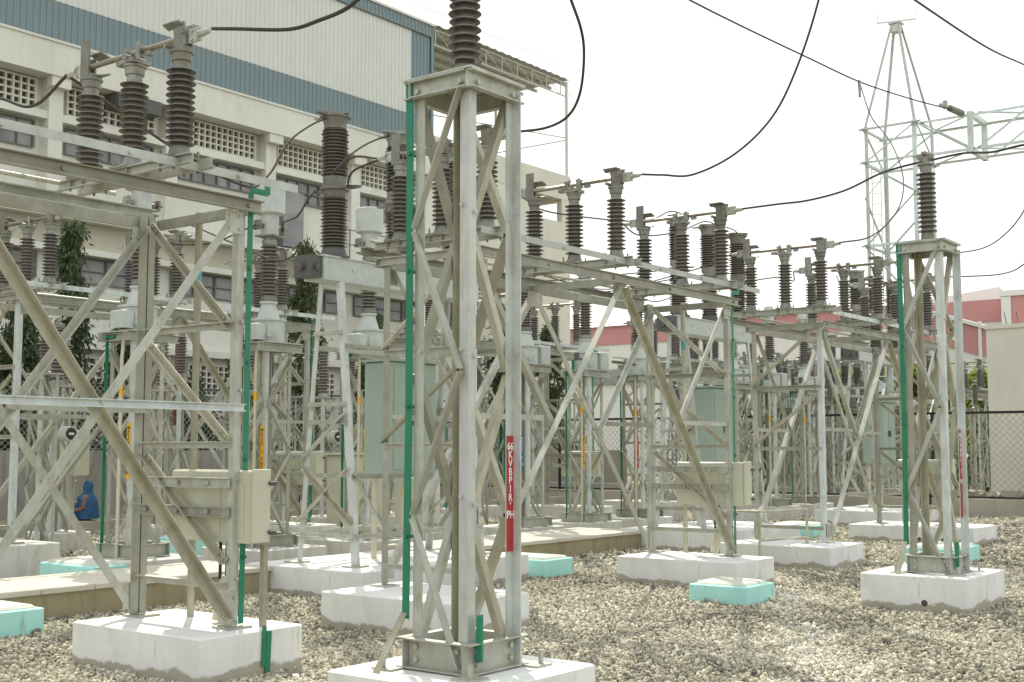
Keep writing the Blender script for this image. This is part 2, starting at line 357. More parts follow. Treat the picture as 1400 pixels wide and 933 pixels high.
# spilled whitewash dust lying across the stones in two bands
Q = np.stack([(P[:, 0] - 0.188*P[:, 1])/1.1166, P[:, 1]/1.0813], 1)
t1 = np.abs((Q[:, 0] - 8.2) * 0.55 + (Q[:, 1] - 4.2) * (-0.83)) + 0.75*(vnoise(P, 2.3, 5)-0.5)
w = np.clip(1.0 - t1 / 0.42, 0, 1) * ((Q[:, 0] > 5.6) & (Q[:, 0] < 12.5))
tint = np.clip(tint + w * (0.12 + 0.30*np.random.rand(n)), 0, 1)
hgt = 0.006 + rad * 0.35 + 0.030 * vnoise(P, 1.1, 3) * np.random.rand(n)
pos = np.concatenate([P, hgt[:, None]], 1)
g = instanced_mesh('gravel', protos, ifc, pos, rots(n), np.repeat(rad[:, None], 3, 1) * np.random.uniform(0.85, 1.2, (n, 3)), tint, M['stone'])
tag(g, kind='stuff')
tag(g, 'loose crushed grey and tan stone covering the yard', 'gravel')

# ------------------------------------------------------------------ reusable kits
def ins_profile(z0, z1, nsh, rc, rs):
    p = [(rc*1.08, z0)]; h = (z1 - z0) / nsh
    for i in range(nsh):
        a = z0 + i*h; r = rs * (1.0 if i % 2 == 0 else 0.94)
        p += [(rc, a + 0.12*h), (rc*1.05, a + 0.30*h), (r*0.97, a + 0.42*h), (r, a + 0.48*h), (r*0.97, a + 0.55*h), (rc*1.12, a + 0.86*h)]
    p.append((rc, z1)); return p
def brace(p0, p1, u, v, w=0.08, t=0.008):
    m = MB().ang(p0, p1, u, v, w, t)
    p0 = Vector(p0); p1 = Vector(p1); d = (p1-p0).normalized()
    u = Vector(u); u = (u - d*u.dot(d)).normalized(); v = Vector(v); v = v - d*v.dot(d); v = (v - u*v.dot(u)).normalized()
    for p, e in ((p0, 1), (p1, -1)):
        for k in (0.035, 0.095): m.bolt(p + d*e*k + u*w*0.55 + v*t, v, 0.012, 0.012)
    return m
def ribbon(mb, pts, u, v, w, t=0.006):
    for a_, b_ in zip(pts[:-1], pts[1:]): mb.prof(a_, b_, [(-w/2, -t/2), (w/2, -t/2), (w/2, t/2), (-w/2, t/2)], u, v)
    return mb
def L_leg(x, y, sx, sy, z0, z1, w=0.1):
    return MB().ang((x, y, z0), (x, y, z1), (sx, 0, 0), (0, sy, 0), w, 0.01)

GH = 3.10; GL = 4.88; GW = 1.08
def make_gantry(loc, label, full=False, box_end=True):
    t = thing('disconnector_gantry', label, 'steel gantry', loc, 'lattice steel gantries carrying the disconnector switches', 0, True)
    s, b = M['steel'], M['steel_bright']
    # legs
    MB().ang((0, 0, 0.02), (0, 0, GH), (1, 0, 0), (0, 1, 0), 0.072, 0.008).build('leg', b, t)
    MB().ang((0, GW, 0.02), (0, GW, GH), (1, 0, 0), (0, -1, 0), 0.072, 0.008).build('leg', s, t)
    lg = MB().ang((GL, 0, 0.02), (GL, 0, GH), (1, 0, 0), (0, 1, 0), 0.062, 0.008)
    for z in (0.35, 1.05, 1.7, 2.2, 2.9): lg.bolt((GL+0.04, 0, z), (0, -1, 0))
    lg.build('leg', s, t)
    lg = MB().ang((GL, GW, 0.02), (GL, GW, GH), (-1, 0, 0), (0, 1, 0), 0.072, 0.008).ang((GL+0.012, GW, 0.02), (GL+0.012, GW, GH), (1, 0, 0), (0, 1, 0), 0.06, 0.01)
    for z in (0.3, 0.9, 1.6): lg.bolt((GL-0.05, GW, z), (0, -1, 0))
    lg.build('leg', s, t)
    for x in (0.02, GL):
        for y in (0.02, GW): MB().box((x+0.03, y, 0.0085), (0.2, 0.2, 0.017)).build('base_plate', s, t)
    # top beams
    f = MB().chan((-0.06, -0.055, GH-0.05), (GL+0.16, -0.055, GH-0.05), (0, -1, 0), (0, 0, 1), 0.09, 0.05)
    for x in (0.05, 1.1, 2.25, 3.4, GL+0.04): f.bolt((x, -0.055-0.008, GH-0.05), (0, -1, 0), 0.016)
    f.build('beam', s, t)
    MB().chan((-0.06, GW+0.055, GH-0.05), (GL+0.1, GW+0.055, GH-0.05), (0, 1, 0), (0, 0, 1), 0.09, 0.045).build('beam', s, t)
    r = MB().ang((-0.2, -0.27, GH+0.125), (GL+0.33, -0.27, GH+0.125), (0, 1, 0), (0, 0, -1), 0.06, 0.007)
    for x in np.arange(0.15, GL+0.3, 0.9): r.bolt((x, -0.27, GH+0.09), (0, -1, 0), 0.016)
    r.build('rail', b, t)
    MB().ang((-0.1, GW+0.22, GH+0.1), (GL+0.2, GW+0.22, GH+0.1), (0, -1, 0), (0, 0, -1), 0.065, 0.008).build('rail', s, t)
    for x in (-0.012, GL+0.115):
        MB().chan((x, -0.05, GH-0.055), (x, GW+0.05, GH-0.055), (1 if x > 1 else -1, 0, 0), (0, 0, 1), 0.075, 0.04).build('cross_beam', s, t)
    MB().chan((GL/2, -0.05, GH-0.05), (GL/2, GW+0.05, GH-0.05), (1, 0, 0), (0, 0, 1), 0.075, 0.04).build('cross_beam', s, t)
    mx = GL/2 if not full else GL - 2.28
    # long faces
    for y, sy, w in ((-0.012, -1, 0.072), (GW+0.012, 1, 0.062)):
        n = (0, sy, 0)
        brace((mx-0.05, y, GH-0.12), (0.08, y, 0.10), (1, 0, 0.7), n, w).build('brace', s, t)
        brace((mx+0.05, y, GH-0.12), (GL-0.02, y, 0.08), (-1, 0, -0.7), n, w).build('brace', M['steel_tan'] if sy < 0 else s, t)
        y2 = y + sy*0.010 if full else y - sy*0.022
        e = 0.52 if not full else 0.95
        for x0, sg in ((0.08, 1), (GL-0.0, -1)):
            x1 = mx - sg*0.12
            p0 = Vector((x0, y2, GH-0.12)); p1 = Vector((x1, y2, 0.12)); q = p0.lerp(p1, e)
            brace(p0, q, (sg, 0, 0.8), (0, -sy, 0), w*0.85).build('brace', s, t)
        y3 = y - sy*0.03
        for a, c in ((0.1, 1.12), (GL-1.14, GL)):
            MB().ang((a, y3, 1.55), (c, y3, 1.55), (0, -sy, 0), (0, 0, 1), 0.05).build('horizontal', s, t)
        for gx, gz, gw, gh in ((mx, GH-0.17, 0.26, 0.17), (0.10, 0.16, 0.17, 0.2), (GL-0.04, 0.16, 0.17, 0.2), (0.12, GH-0.18, 0.16, 0.16), (GL-0.05, GH-0.18, 0.16, 0.16)):
            gp = MB().box((gx, y + sy*0.004, gz), (gw, 0.006, gh))
            for bx_ in (-0.3, 0.3):
                for bz_ in (-0.3, 0.3): gp.bolt((gx+bx_*gw, y + sy*0.007, gz+bz_*gh), (0, sy, 0), 0.012, 0.012)
            gp.build('gusset_plate', s, t)
    if full:
        MB().chan((GL-2.6, -0.07, 1.57), (GL+0.02, -0.07, 1.57), (0, -1, 0), (0, 0, 1), 0.055, 0.03).build('horizontal', b, t)
    # end faces
    for x, sx in ((-0.012, -1), (GL+0.0, -1)):
        n = (sx, 0, 0)
        for z in (2.20, 1.33): MB().ang((x, 0.03, z), (x, GW-0.02, z), n, (0, 0, -1), 0.05).build('horizontal', s, t)
        if x < 1:
            prs = ((0.05, 3.0, GW-0.03, 2.2), (0.05, 2.05, GW-0.03, 1.33))
            MB().ang((x, 0.03, 0.22), (x, GW-0.02, 0.22), n, (0, 0, -1), 0.05).build('horizontal', s, t)
        else:
            prs = ((GW-0.05, 3.0, 0.06, 2.15), (GW-0.03, 2.1, 0.06, 1.32), (GW-0.03, 1.23, 0.06, 0.45))
        for y0, z0, y1, z1 in prs:
            brace((x+sx*0.010, y0, z0), (x+sx*0.010, y1, z1), (0, 0, 1), n, 0.05).build('brace', M['steel_tan'], t)
        # inner cross stay to the pad
    for z in ((1.03, 0.82) if box_end else ()):
        c = MB().chan((GL-0.012, 0.02, z), (GL-0.012, GW-0.02, z), (-1, 0, 0), (0, 0, 1), 0.075, 0.03)
        for y in (0.25, 0.6, 0.98): c.bolt((GL-0.02, y, z), (-1, 0, 0), 0.017)
        c.build('box_support', s, t)
    if box_end:
        MB().ang((GL, 0.05, 0.32), (GL, GW-0.02, 0.32), (-1, 0, 0), (0, 0, -1), 0.05).build('horizontal', s, t)
        p = MB().tube([(GL+0.235, 0.75, 0.0), (GL+0.235, 0.75, GH+0.02)], 0.028, 12)
        p.build('drive_pipe', M['steel_tan'], t)
        MB().tube([(GL+0.235, 0.75, 2.52), (GL+0.235, 0.75, 2.66)], 0.0295, 12).build('pipe_band', painted('teal_band', (0.12, 0.36, 0.36)), t)
    # gang rod linking the phases
    MB().tube([(0.1, GW+0.30, GH+0.2), (GL-0.1, GW+0.30, GH+0.2)], 0.018, 8).build('gang_rod', M['steel_tan'], t)
    # green earth strip on the right front leg
    gx = GL+0.092
    g = ribbon(MB(), [(gx-0.016, -0.018, 0.03), (gx-0.006, -0.012, 0.5), (gx+0.004, -0.014, 1.2), (gx-0.002, -0.02, 1.9), (gx+0.008, -0.012, 2.6), (gx+0.012, -0.012, 3.16)], (1, 0, 0), (0, 1, 0), 0.047)
    g.box((GL+0.185, -0.012, GH+0.083), (0.16, 0.0085, 0.045))
    g.box((GL+0.262, -0.012, GH+0.125), (0.05, 0.009, 0.1))
    for z in (0.5, 1.2, 1.9, 2.6): g.bolt((GL+0.09, -0.012, z), (0, -1, 0), 0.013, 0.03)
    e = g.build('earth_strip', M['green'], t); e['label'] = 'green painted earthing strip'
    return t

def make_disconnector(loc, label):
    t = thing('disconnector_switch', label, 'disconnector', loc, 'three-insulator disconnector switches on the gantries', 0, True)
    for sx in (-1, 1):
        MB().chan((sx*0.075, -0.78, 0.035), (sx*0.075, 0.78, 0.035), (sx, 0, 0), (0, 0, 1), 0.07, 0.04).build('base_channel', M['steel'], t)
    prof = ins_profile(0.16, 0.71, 13, 0.058, 0.102)
    for i, y in enumerate((-0.53, 0.0, 0.53)):
        ip = MB().lathe((0, y, 0), prof, 20).build('insulator', M['porc'], t)
        fl = MB().lathe((0, y, 0), [(0.11, 0.075), (0.11, 0.09), (0.085, 0.095), (0.075, 0.12), (0.066, 0.16), (0.05, 0.165)], 16)
        fl.box((0, y, 0.0785), (0.25, 0.2, 0.016))
        for a in (-1, 1):
            for c in (-1, 1): fl.tube([(a*0.1, y+c*0.075, -0.02), (a*0.1, y+c*0.075, 0.135)], 0.009, 6)
        fl.build('flange', M['cast'], ip)
        MB().lathe((0, y, 0), [(0.05, 0.705), (0.056, 0.71), (0.056, 0.755), (0.068, 0.76), (0.072, 0.81), (0.083, 0.815), (0.083, 0.83), (0.03, 0.835)], 16).build('cap', M['cast'], ip)
    tz = 0.925
    MB().tube([(0, -0.57, tz), (0, 0.55, tz)], 0.021, 10).build('blade_tube', M['rod'], t)
    h = MB().box((0, 0, 0.85), (0.16, 0.16, 0.03)).box((0, -0.07, tz), (0.075, 0.045, 0.09)).box((0, 0.08, tz), (0.075, 0.045, 0.08)).tube([(-0.085, 0.0, 0.875), (0.085, 0.0, 0.875)], 0.022, 8)
    h.tube([(0.06, 0.1, 0.83), (0.06, 0.1, 1.0)], 0.013, 6).tube([(-0.06, -0.12, 0.84), (-0.06, -0.1, 0.97)], 0.013, 6).box((0, 0.16, 0.875), (0.05, 0.07, 0.035)).box((0, -0.17, 0.89), (0.045, 0.06, 0.03))
    h.build('swivel_clamp', M['cast'], t)
    for sy in (-1, 1):
        y = sy*0.53
        j = MB().box((0.0, y, 0.840), (0.09, 0.13, 0.04))
        if sy < 0:
            j.box((0.035, y-0.02, 0.940), (0.014, 0.12, 0.16), 0, 0.1).box((-0.035, y-0.02, 0.940), (0.014, 0.12, 0.16), 0, -0.1)
            j.box((-0.06, y+0.02, 1.005), (0.06, 0.17, 0.012), 0, 0.5).box((0.06, y+0.02, 1.010), (0.06, 0.17, 0.012), 0, -0.5).box((0, y-0.06, 0.960), (0.10, 0.03, 0.05)).tube([(-0.1, y+0.06, 0.860), (0.09, y+0.06, 0.860)], 0.016, 6)
        else:
            j.box((-0.03, y+0.04, 0.970), (0.016, 0.10, 0.30)).box((0.03, y+0.04, 0.910), (0.016, 0.08, 0.17))
            j.box((0.05, y-0.03, 1.010), (0.09, 0.14, 0.012), 0, 0.3).box((0.05, y-0.03, 0.860), (0.09, 0.14, 0.012), 0, -0.3)
        j.build('contact_jaw', M['cast'], t)
        tp = MB().box((0.0, y+sy*0.13, 0.920), (0.016, 0.15, 0.10))
        for a in (-0.03, 0.03):
            for c in (-0.03, 0.03): tp.bolt((-0.008, y+sy*0.15+a, 0.920+c), (-1, 0, 0), 0.012, 0.012)
        tp.tube([(0, y+sy*0.19, 0.920), (0, y+sy*0.30, 0.920)], [0.03, 0.018], 8)
        tp.build('terminal_pad', M['steel'], t)
    return t

def make_cb(loc, label):
    t = thing('circuit_breaker', label, 'circuit breaker', loc, 'three-pole circuit breakers with tall two-stage insulators')
    b0, b1 = 3.15, 3.42
    bm = MB().bb((-1.36, -0.16, b0), (1.36, 0.16, b1))
    bm.bb((-1.38, -0.175, b1-0.012), (1.38, 0.175, b1+0.006))
    for x in (-0.9, -0.3, 0.3, 0.9): bm.bolt((x, -0.16, b0+0.15), (0, -1, 0), 0.025, 0.01)
    bm.build('base_beam', M['tank'], t)
    e = MB().bb((-1.54, -0.13, b0+0.02), (-1.36, 0.13, b1-0.01)).bolt((-1.54, 0, b0+0.13), (-1, 0, 0), 0.05, 0.05).bolt((-1.45, -0.13, b0+0.13), (0, -1, 0), 0.04, 0.03); e.build('mechanism_housing', M['dark_metal'], t)
    for x in (-1.06, 0, 1.06):
        p = MB().lathe((x, 0, 0), ins_profile(b1+0.13, b1+0.70, 15, 0.10, 0.155), 24).build('support_insulator', M['porc'], t)
        MB().lathe((x, 0, 0), [(0.19, b1), (0.19, b1+0.03), (0.15, b1+0.05), (0.125, b1+0.13), (0.1, b1+0.135)], 20).build('flange', M['dark_metal'], p)
        q = MB().lathe((x, 0, 0), ins_profile(b1+0.95, b1+1.50, 14, 0.105, 0.158), 24).build('interrupter_insulator', M['porc'], t)
        k = MB().lathe((x, 0, 0), [(0.10, b1+0.695), (0.125, b1+0.70), (0.135, b1+0.78), (0.165, b1+0.79), (0.165, b1+0.82), (0.13, b1+0.84), (0.135, b1+0.94), (0.1, b1+0.955)], 20)
        k.box((x-0.02, -0.22, b1+0.805), (0.06, 0.16, 0.02)).box((x+0.02, 0.24, b1+0.805), (0.06, 0.2, 0.02)); k.build('mid_terminal', M['cast'], q)
        k = MB().lathe((x, 0, 0), [(0.10, b1+1.495), (0.13, b1+1.50), (0.13, b1+1.56), (0.155, b1+1.62), (0.18, b1+1.63), (0.18, b1+1.65), (0.1, b1+1.655)], 20)
        k.box((x, 0, b1+1.665), (0.3, 0.3, 0.02), 0.78).box((x-0.02, 0.22, b1+1.66), (0.06, 0.16, 0.016)).box((x-0.2, 0.0, b1+1.65), (0.16, 0.06, 0.016)); k.build('top_terminal', M['cast'], q)
    for x in (-1.12, 1.12):
        for sy in (-1, 1):
            MB().ang((x, sy*0.46, 0.02), (x, sy*0.17, b0), (1 if x < 0 else -1, 0, 0), (0, -sy, 0), 0.068).build('leg', M['steel_bright'], t)
            MB().box((x, sy*0.46, 0.0095), (0.22, 0.2, 0.019)).build('base_plate', M['steel'], t)
        for z in (0.3, 1.55, 1.75, 2.55):
            yy = 0.46 - 0.29*z/b0
            MB().ang((x-0.012, -yy, z), (x-0.012, yy, z), (-1, 0, 0), (0, 0, 1), 0.05).build('horizontal', M['steel'], t)
        yy = [0.46 - 0.29*z/b0 for z in (0.45, 1.05, 1.65)]
        MB().ang((x-0.02, -yy[0], 0.45), (x-0.02, yy[1], 1.05), (-1, 0, 0), (0, 0, 1), 0.045).build('brace', M['steel_tan'], t)
        MB().ang((x-0.03, yy[0], 0.45), (x-0.03, -yy[1], 1.05), (-1, 0, 0), (0, 0, 1), 0.045).build('brace', M['steel_tan'], t)
        MB().ang((x-0.02, yy[1], 1.15), (x-0.02, -yy[2], 1.65), (-1, 0, 0), (0, 0, 1), 0.05).build('brace', M['steel'], t)
    for sy in (-1, 1):
        for z in (0.3, 0.95, 2.4):
            yy = 0.46 - 0.29*z/b0
            MB().ang((-1.1, sy*yy, z), (1.1, sy*yy, z), (0, sy, 0), (0, 0, 1), 0.05).build('horizontal', M['steel'], t)
        y0, y1 = 0.46-0.29*1.0/b0, 0.46-0.29*2.3/b0
        MB().ang((-1.1, sy*y0, 1.0), (-0.5, sy*y1, 0.35), (0, sy, 0), (0, 0, 1), 0.05).build('brace', M['steel'], t)
        MB().ang((1.1, sy*y0, 1.0), (0.5, sy*y1, 0.35), (0, sy, 0), (0, 0, 1), 0.05).build('brace', M['steel'], t)
    c = MB().bevbox((-0.30, -0.2, 0.98), (0.50, 0.24, 2.3), 0.015).bb((-0.33, -0.23, 2.302), (0.53, 0.27, 2.33))
    cab = c.build('mechanism_cabinet', M['mint'], t)
    d = MB().bb((-0.26, -0.208, 1.04), (0.09, -0.202, 2.24)).bb((0.11, -0.208, 1.04), (0.46, -0.202, 2.24)); d.build('door', M['mint'], cab)
    for hx in (0.15, 0.05): MB().box((hx, -0.222, 1.62), (0.025, 0.025, 0.13)).build('handle', M['dark_metal'], cab)
    MB().tube([(0.3, 0.1, 0), (0.3, 0.1, 0.98)], 0.05, 10).tube([(-0.2, 0.15, 0), (-0.2, 0.15, 0.98)], 0.035, 10).build('cable_conduit', M['conduit'], t)
    return t

TW = 0.52
def pedestal(t, h, w, m, panels=4, leg=0.06, br=0.04, mode='x'):
    """four-legged lattice column between z=0 and h, corner at +-w/2"""
    a = w/2
    for sx in (-1, 1):
        for sy in (-1, 1):
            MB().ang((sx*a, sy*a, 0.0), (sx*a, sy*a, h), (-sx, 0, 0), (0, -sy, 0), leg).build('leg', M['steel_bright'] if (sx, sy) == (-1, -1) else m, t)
    ph = (h - 0.1) / panels
    for i in range(panels):
        z0 = 0.05 + i*ph; z1 = z0 + ph*0.94
        for sy in (-1, 1):
            g = 1 if (i + (sy > 0)) % 2 else -1
            MB().ang((-g*a*0.88, sy*(a+0.004), z0), (g*a*0.88, sy*(a+0.004), z1), (1, 0, 0), (0, sy, 0), br).build('brace', m, t)
        for sx in (-1, 1):
            g = 1 if (i + (sx > 0)) % 2 else -1
            MB().ang((sx*(a+0.004), -g*a*0.88, z0), (sx*(a+0.004), g*a*0.88, z1), (0, 1, 0), (sx, 0, 0), br).build('brace', M['steel_tan'] if i % 2 else m, t)
def make_ct(loc, label, boxy):
    t = thing('current_transformer', label, 'current transformer', loc, 'current transformers on lattice columns')
    h = 2.62; pedestal(t, h, 0.46, M['steel'], 4)
    b = MB()
    for s_ in (-1, 1):
        b.chan((s_*0.27, -0.36, 0.09), (s_*0.27, 0.36, 0.09), (s_, 0, 0), (0, 0, 1), 0.16, 0.05).chan((-0.255, s_*0.30, 0.09), (0.255, s_*0.30, 0.09), (0, s_, 0), (0, 0, 1), 0.15, 0.05)
    b.build('base_frame', M['steel'], t)
    tp = MB().bb((-0.34, -0.34, h+0.11), (0.34, 0.34, h+0.125))
    for s_ in (-1, 1):
        tp.chan((-0.4, s_*0.25, h+0.05), (0.4, s_*0.25, h+0.05), (0, s_, 0), (0, 0, 1), 0.1, 0.05).chan((s_*0.25, -0.24, h+0.055), (s_*0.25, 0.24, h+0.055), (s_, 0, 0), (0, 0, 1), 0.09, 0.05)
    tp.build('top_frame', M['steel'], t)
    z = h+0.125
    tk = MB().lathe((0, 0, 0), [(0.225, z), (0.225, z+0.30), (0.255, z+0.305), (0.255, z+0.33), (0.16, z+0.335), (0.10, z+0.54), (0.12, z+0.55), (0.12, z+0.58), (0.08, z+0.585)], 24)
    tk.tube([(-0.16, -0.2, z+0.1), (-0.2, -0.25, z+0.1)], 0.03, 8); tank = tk.build('tank', M['tank'], t)
    if boxy:
        MB().bevbox((0.16, -0.24, z+0.02), (0.42, 0.1, z+0.34), 0.012).build('terminal_box', M['tank'], t)
        MB().tube([(-0.2, -0.05, z+0.2), (-0.4, -0.1, z+0.2)], 0.02, 8).bb((-0.46, -0.14, z+0.16), (-0.40, -0.06, z+0.3)).build('bushing_lead', M['dark_metal'], t)
    else:
        MB().bevbox((-0.36, -0.18, z+0.03), (-0.19, 0.08, z+0.25), 0.01).build('terminal_box', M['tank'], t)
    ip = MB().lathe((0, 0, 0), ins_profile(z+0.66, z+1.36, 14, 0.078, 0.132), 22).build('insulator', M['porc'], t)
    MB().lathe((0, 0, 0), [(0.08, z+0.585), (0.11, z+0.59), (0.10, z+0.66), (0.07, z+0.665)], 18).build('flange', M['cast'], ip)
    MB().lathe((0, 0, 0), [(0.08, z+1.355), (0.10, z+1.36), (0.10, z+1.43), (0.08, z+1.44), (0.08, z+1.47), (0.13, z+1.48)], 18).box((0, 0, z+1.485), (0.3, 0.3, 0.02), 0.3).build('cap', M['cast'], ip)
    hd = MB().lathe((0, 0, 0), [(0.125, z+1.495), (0.125, z+1.78), (0.205, z+1.80), (0.205, z+2.15), (0.19, z+2.165), (0.05, z+2.17)] if not boxy else [(0.12, z+1.495), (0.12, z+1.74), (0.15, z+1.75), (0.15, z+1.77), (0.1, z+1.90), (0.04, z+1.91)], 24)
    head = hd.build('head_tank', M['tank'], t)
    for s_ in (-1, 1):
        tm = MB().tube([(s_*0.10, 0, z+1.62), (s_*0.2, 0, z+1.62)], 0.035, 8).box((s_*0.22, 0, z+1.62), (0.03, 0.13, 0.13)).tube([(s_*0.22, -0.05, z+1.62), (s_*0.27, -0.05, z+1.62)], 0.02, 6).tube([(s_*0.22, 0.05, z+1.58), (s_*0.27, 0.05, z+1.58)], 0.02, 6)
        tm.build('primary_terminal', M['cast'], t)
    g = MB().box((-0.27, 0.245, 1.36), (0.045, 0.008, 2.6)).box((-0.27, 0.17, h+0.06), (0.04, 0.15, 0.03)).box((-0.26, 0.10, h+0.19), (0.04, 0.04, 0.24)); g.build('earth_strip', M['green'], t)
    MB().tube([(-0.31, -0.12, 0), (-0.31, -0.12, 2.4), (-0.28, -0.1, 2.6), (-0.22, -0.1, 2.8)], 0.022, 8).build('cable_conduit', M['conduit'], t)
    MB().tube([(-0.31, -0.12, 1.95), (-0.31, -0.12, 2.07)], 0.024, 8).build('conduit_band', M['yellow'], t)
    return t

def text_mesh(name, body, size, m, parent, loc, rot, spacing=0.85):
    c = bpy.data.curves.new(name, 'FONT'); c.body = body; c.size = size; c.align_x = 'CENTER'; c.align_y = 'TOP'; c.space_line = spacing; c.extrude = 0.001; c.offset = size*0.018
    o = bpy.data.objects.new(name, c); col.objects.link(o)
    dg = bpy.context.evaluated_depsgraph_get(); dg.update()
    me = bpy.data.meshes.new_from_object(o.evaluated_get(dg)); bpy.data.objects.remove(o); bpy.data.curves.remove(c)
    me.name = name; me.materials.clear(); me.materials.append(m)
    ob = bpy.data.objects.new(name, me); col.objects.link(ob); ob.parent = parent; ob.location = loc; ob.rotation_euler = rot; return ob
def sign_strip(parent, x, y, z0, z1, w, m, lines, lm, letter, label, axis='x', sp=0.9):
    """vertical enamel strip facing -X (axis x) or -Y (axis y) with stacked letters"""
    if axis == 'x': s = MB().box((x-0.003, y, (z0+z1)/2), (0.004, w, z1-z0)).build('sign_strip', m, parent)
    else: s = MB().box((x, y-0.003, (z0+z1)/2), (w, 0.004, z1-z0)).build('sign_strip', m, parent)
    s['label'] = label
    if lines:
        rot = (R(90), 0, R(-90)) if axis == 'x' else (R(90), 0, 0)
        loc = (x-0.0065, y, z1-letter*0.5) if axis == 'x' else (x, y-0.0065, z1-letter*0.5)
        text_mesh('lettering', "\n".join(lines), letter, lm, s, loc, rot, sp)
    return s

def make_bpi(loc, label, h1):
    """bus post insulator column"""
    t = thing('insulator_column', label, 'lattice column', loc, 'free-standing lattice columns carrying one bus insulator', 0, True)
    a = 0.215; ph = (h1-0.04)/4
    s, b = M['steel'], M['steel_bright']
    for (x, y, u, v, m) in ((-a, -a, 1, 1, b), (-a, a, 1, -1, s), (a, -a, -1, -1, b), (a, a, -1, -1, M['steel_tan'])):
        lg = MB().ang((x, y, 0.0), (x, y, h1), (u, 0, 0), (0, v, 0), 0.070, 0.009)
        for i in range(4):
            z = 0.05+i*ph
            lg.bolt((x, y+v*0.05, z+0.1), (-1, 0, 0), 0.014, 0.015).bolt((x+u*0.05, y, z+0.06), (0, -1, 0), 0.014, 0.015)
        lg.build('leg', m, t)
    for i in range(4):
        z0 = 0.04 + i*ph; z1 = z0 + ph - 0.02
        # left face (-X): high at the near corner, then alternating ; right face (-Y)
        g = -1 if i % 2 else 1
        brace((-a-0.012, -g*0.19, z0), (-a-0.012, g*0.19, z1), (0, 1, 0.4), (-1, 0, 0), 0.05).build('brace', s, t)
        brace((g*0.19, -a+0.012, z0), (-g*0.19, -a+0.012, z1), (1, 0, 0.4), (0, 1, 0), 0.05).build('brace', M['steel_tan'], t)
        brace((a+0.006, g*0.19, z0), (a+0.006, -g*0.19, z1), (0, 1, 0), (1, 0, 0), 0.05).build('brace', M['steel_tan'], t)
        brace((-g*0.19, a+0.006, z0), (g*0.19, a+0.006, z1), (1, 0, 0), (0, 1, 0), 0.05).build('brace', s, t)
    bf = MB(); o = a+0.014
    for s_ in (-1, 1):
        bf.chan((-0.285, s_*o, 0.095), (0.285, s_*o, 0.095), (0, s_, 0), (0, 0, 1), 0.17, 0.06)
        bf.chan((s_*o, -(o-0.004), 0.095), (s_*o, (o-0.004), 0.095), (s_, 0, 0), (0, 0, 1), 0.168, 0.06)
    for x in (-0.16, 0.16):
        for z in (0.06, 0.13): bf.bolt((x, -o-0.007, z), (0, -1, 0), 0.018, 0.02).bolt((-o-0.007, x, z), (-1, 0, 0), 0.018, 0.02)
    for sx in (-1, 1):
        for sy in (-1, 1): bf.box((sx*0.31, sy*0.31, 0.006), (0.16, 0.16, 0.012)).tube([(sx*0.34, sy*0.34, 0.0), (sx*0.34, sy*0.34, 0.09)], 0.016, 6)
    bf.build('base_frame', s, t)
    tp = MB().bb((-0.275, -0.275, h1+0.055), (0.275, 0.275, h1+0.068))
    for s_ in (-1, 1):
        tp.chan((-0.265, s_*o, h1), (0.265, s_*o, h1), (0, s_, 0), (0, 0, 1), 0.105, 0.05)
        tp.chan((s_*o, -(o-0.004), h1), (s_*o, (o-0.004), h1), (s_, 0, 0), (0, 0, 1), 0.103, 0.05)
    for x in (-0.17, 0.18): tp.bolt((x, -o-0.008, h1-0.01), (0, -1, 0), 0.017, 0.02).bolt((-o-0.008, x, h1-0.01), (-1, 0, 0), 0.017, 0.02)
    tp.build('top_plate', s, t)
    gy = a+0.025
    g = ribbon(MB(), [(-a-0.025, gy+0.012, 0.28), (-a-0.028, gy+0.004, 0.75), (-a-0.022, gy, 1.5), (-a-0.03, gy-0.004, 2.3), (-a-0.024, gy+0.004, 3.0), (-a-0.026, gy+0.012, h1+0.06)], (0, 1, 0), (1, 0, 0), 0.055)
    for z in (0.75, 1.5, 2.3, 3.0): g.tube([(-a-0.05, gy, z), (-a+0.03, gy, z)], 0.012, 6)
    e = g.build('earth_strip', M['green'], t); e['label'] = 'green painted earthing strip'
    g = MB().box((-a-0.15, a+0.05, 0.15), (0.008, 0.05, 0.41), 0, R(38)); g.build('earth_strip', M['steel_tan'], t)
    g = MB().box((-a+0.06, -a-0.045, 0.20), (0.05, 0.01, 0.26)).box((-a+0.035, -a-0.06, 0.2), (0.01, 0.04, 0.24)); g.build('earth_clamp', M['green'], t)
    return t
def make_post_ins(loc, label):
    t = thing('post_insulator', label, 'insulator', loc, 'single post insulators on the lattice columns', 0, True)
    ip = MB().lathe((0, 0, 0), ins_profile(0.10, 0.75, 13, 0.058, 0.102), 24).build('insulator', M['porc'], t)
    MB().lathe((0, 0, 0), [(0.10, 0.0), (0.10, 0.015), (0.07, 0.02), (0.065, 0.1), (0.05, 0.105)], 18).build('flange', M['cast'], ip)
    MB().lathe((0, 0, 0), [(0.05, 0.745), (0.06, 0.75), (0.06, 0.81), (0.085, 0.82), (0.085, 0.835), (0.04, 0.84), (0.04, 0.90), (0.02, 0.91)], 18).box((0, 0, 0.91), (0.05, 0.16, 0.05)).box((0, 0, 0.945), (0.12, 0.05, 0.03)).build('cap', M['cast'], ip)
    return t

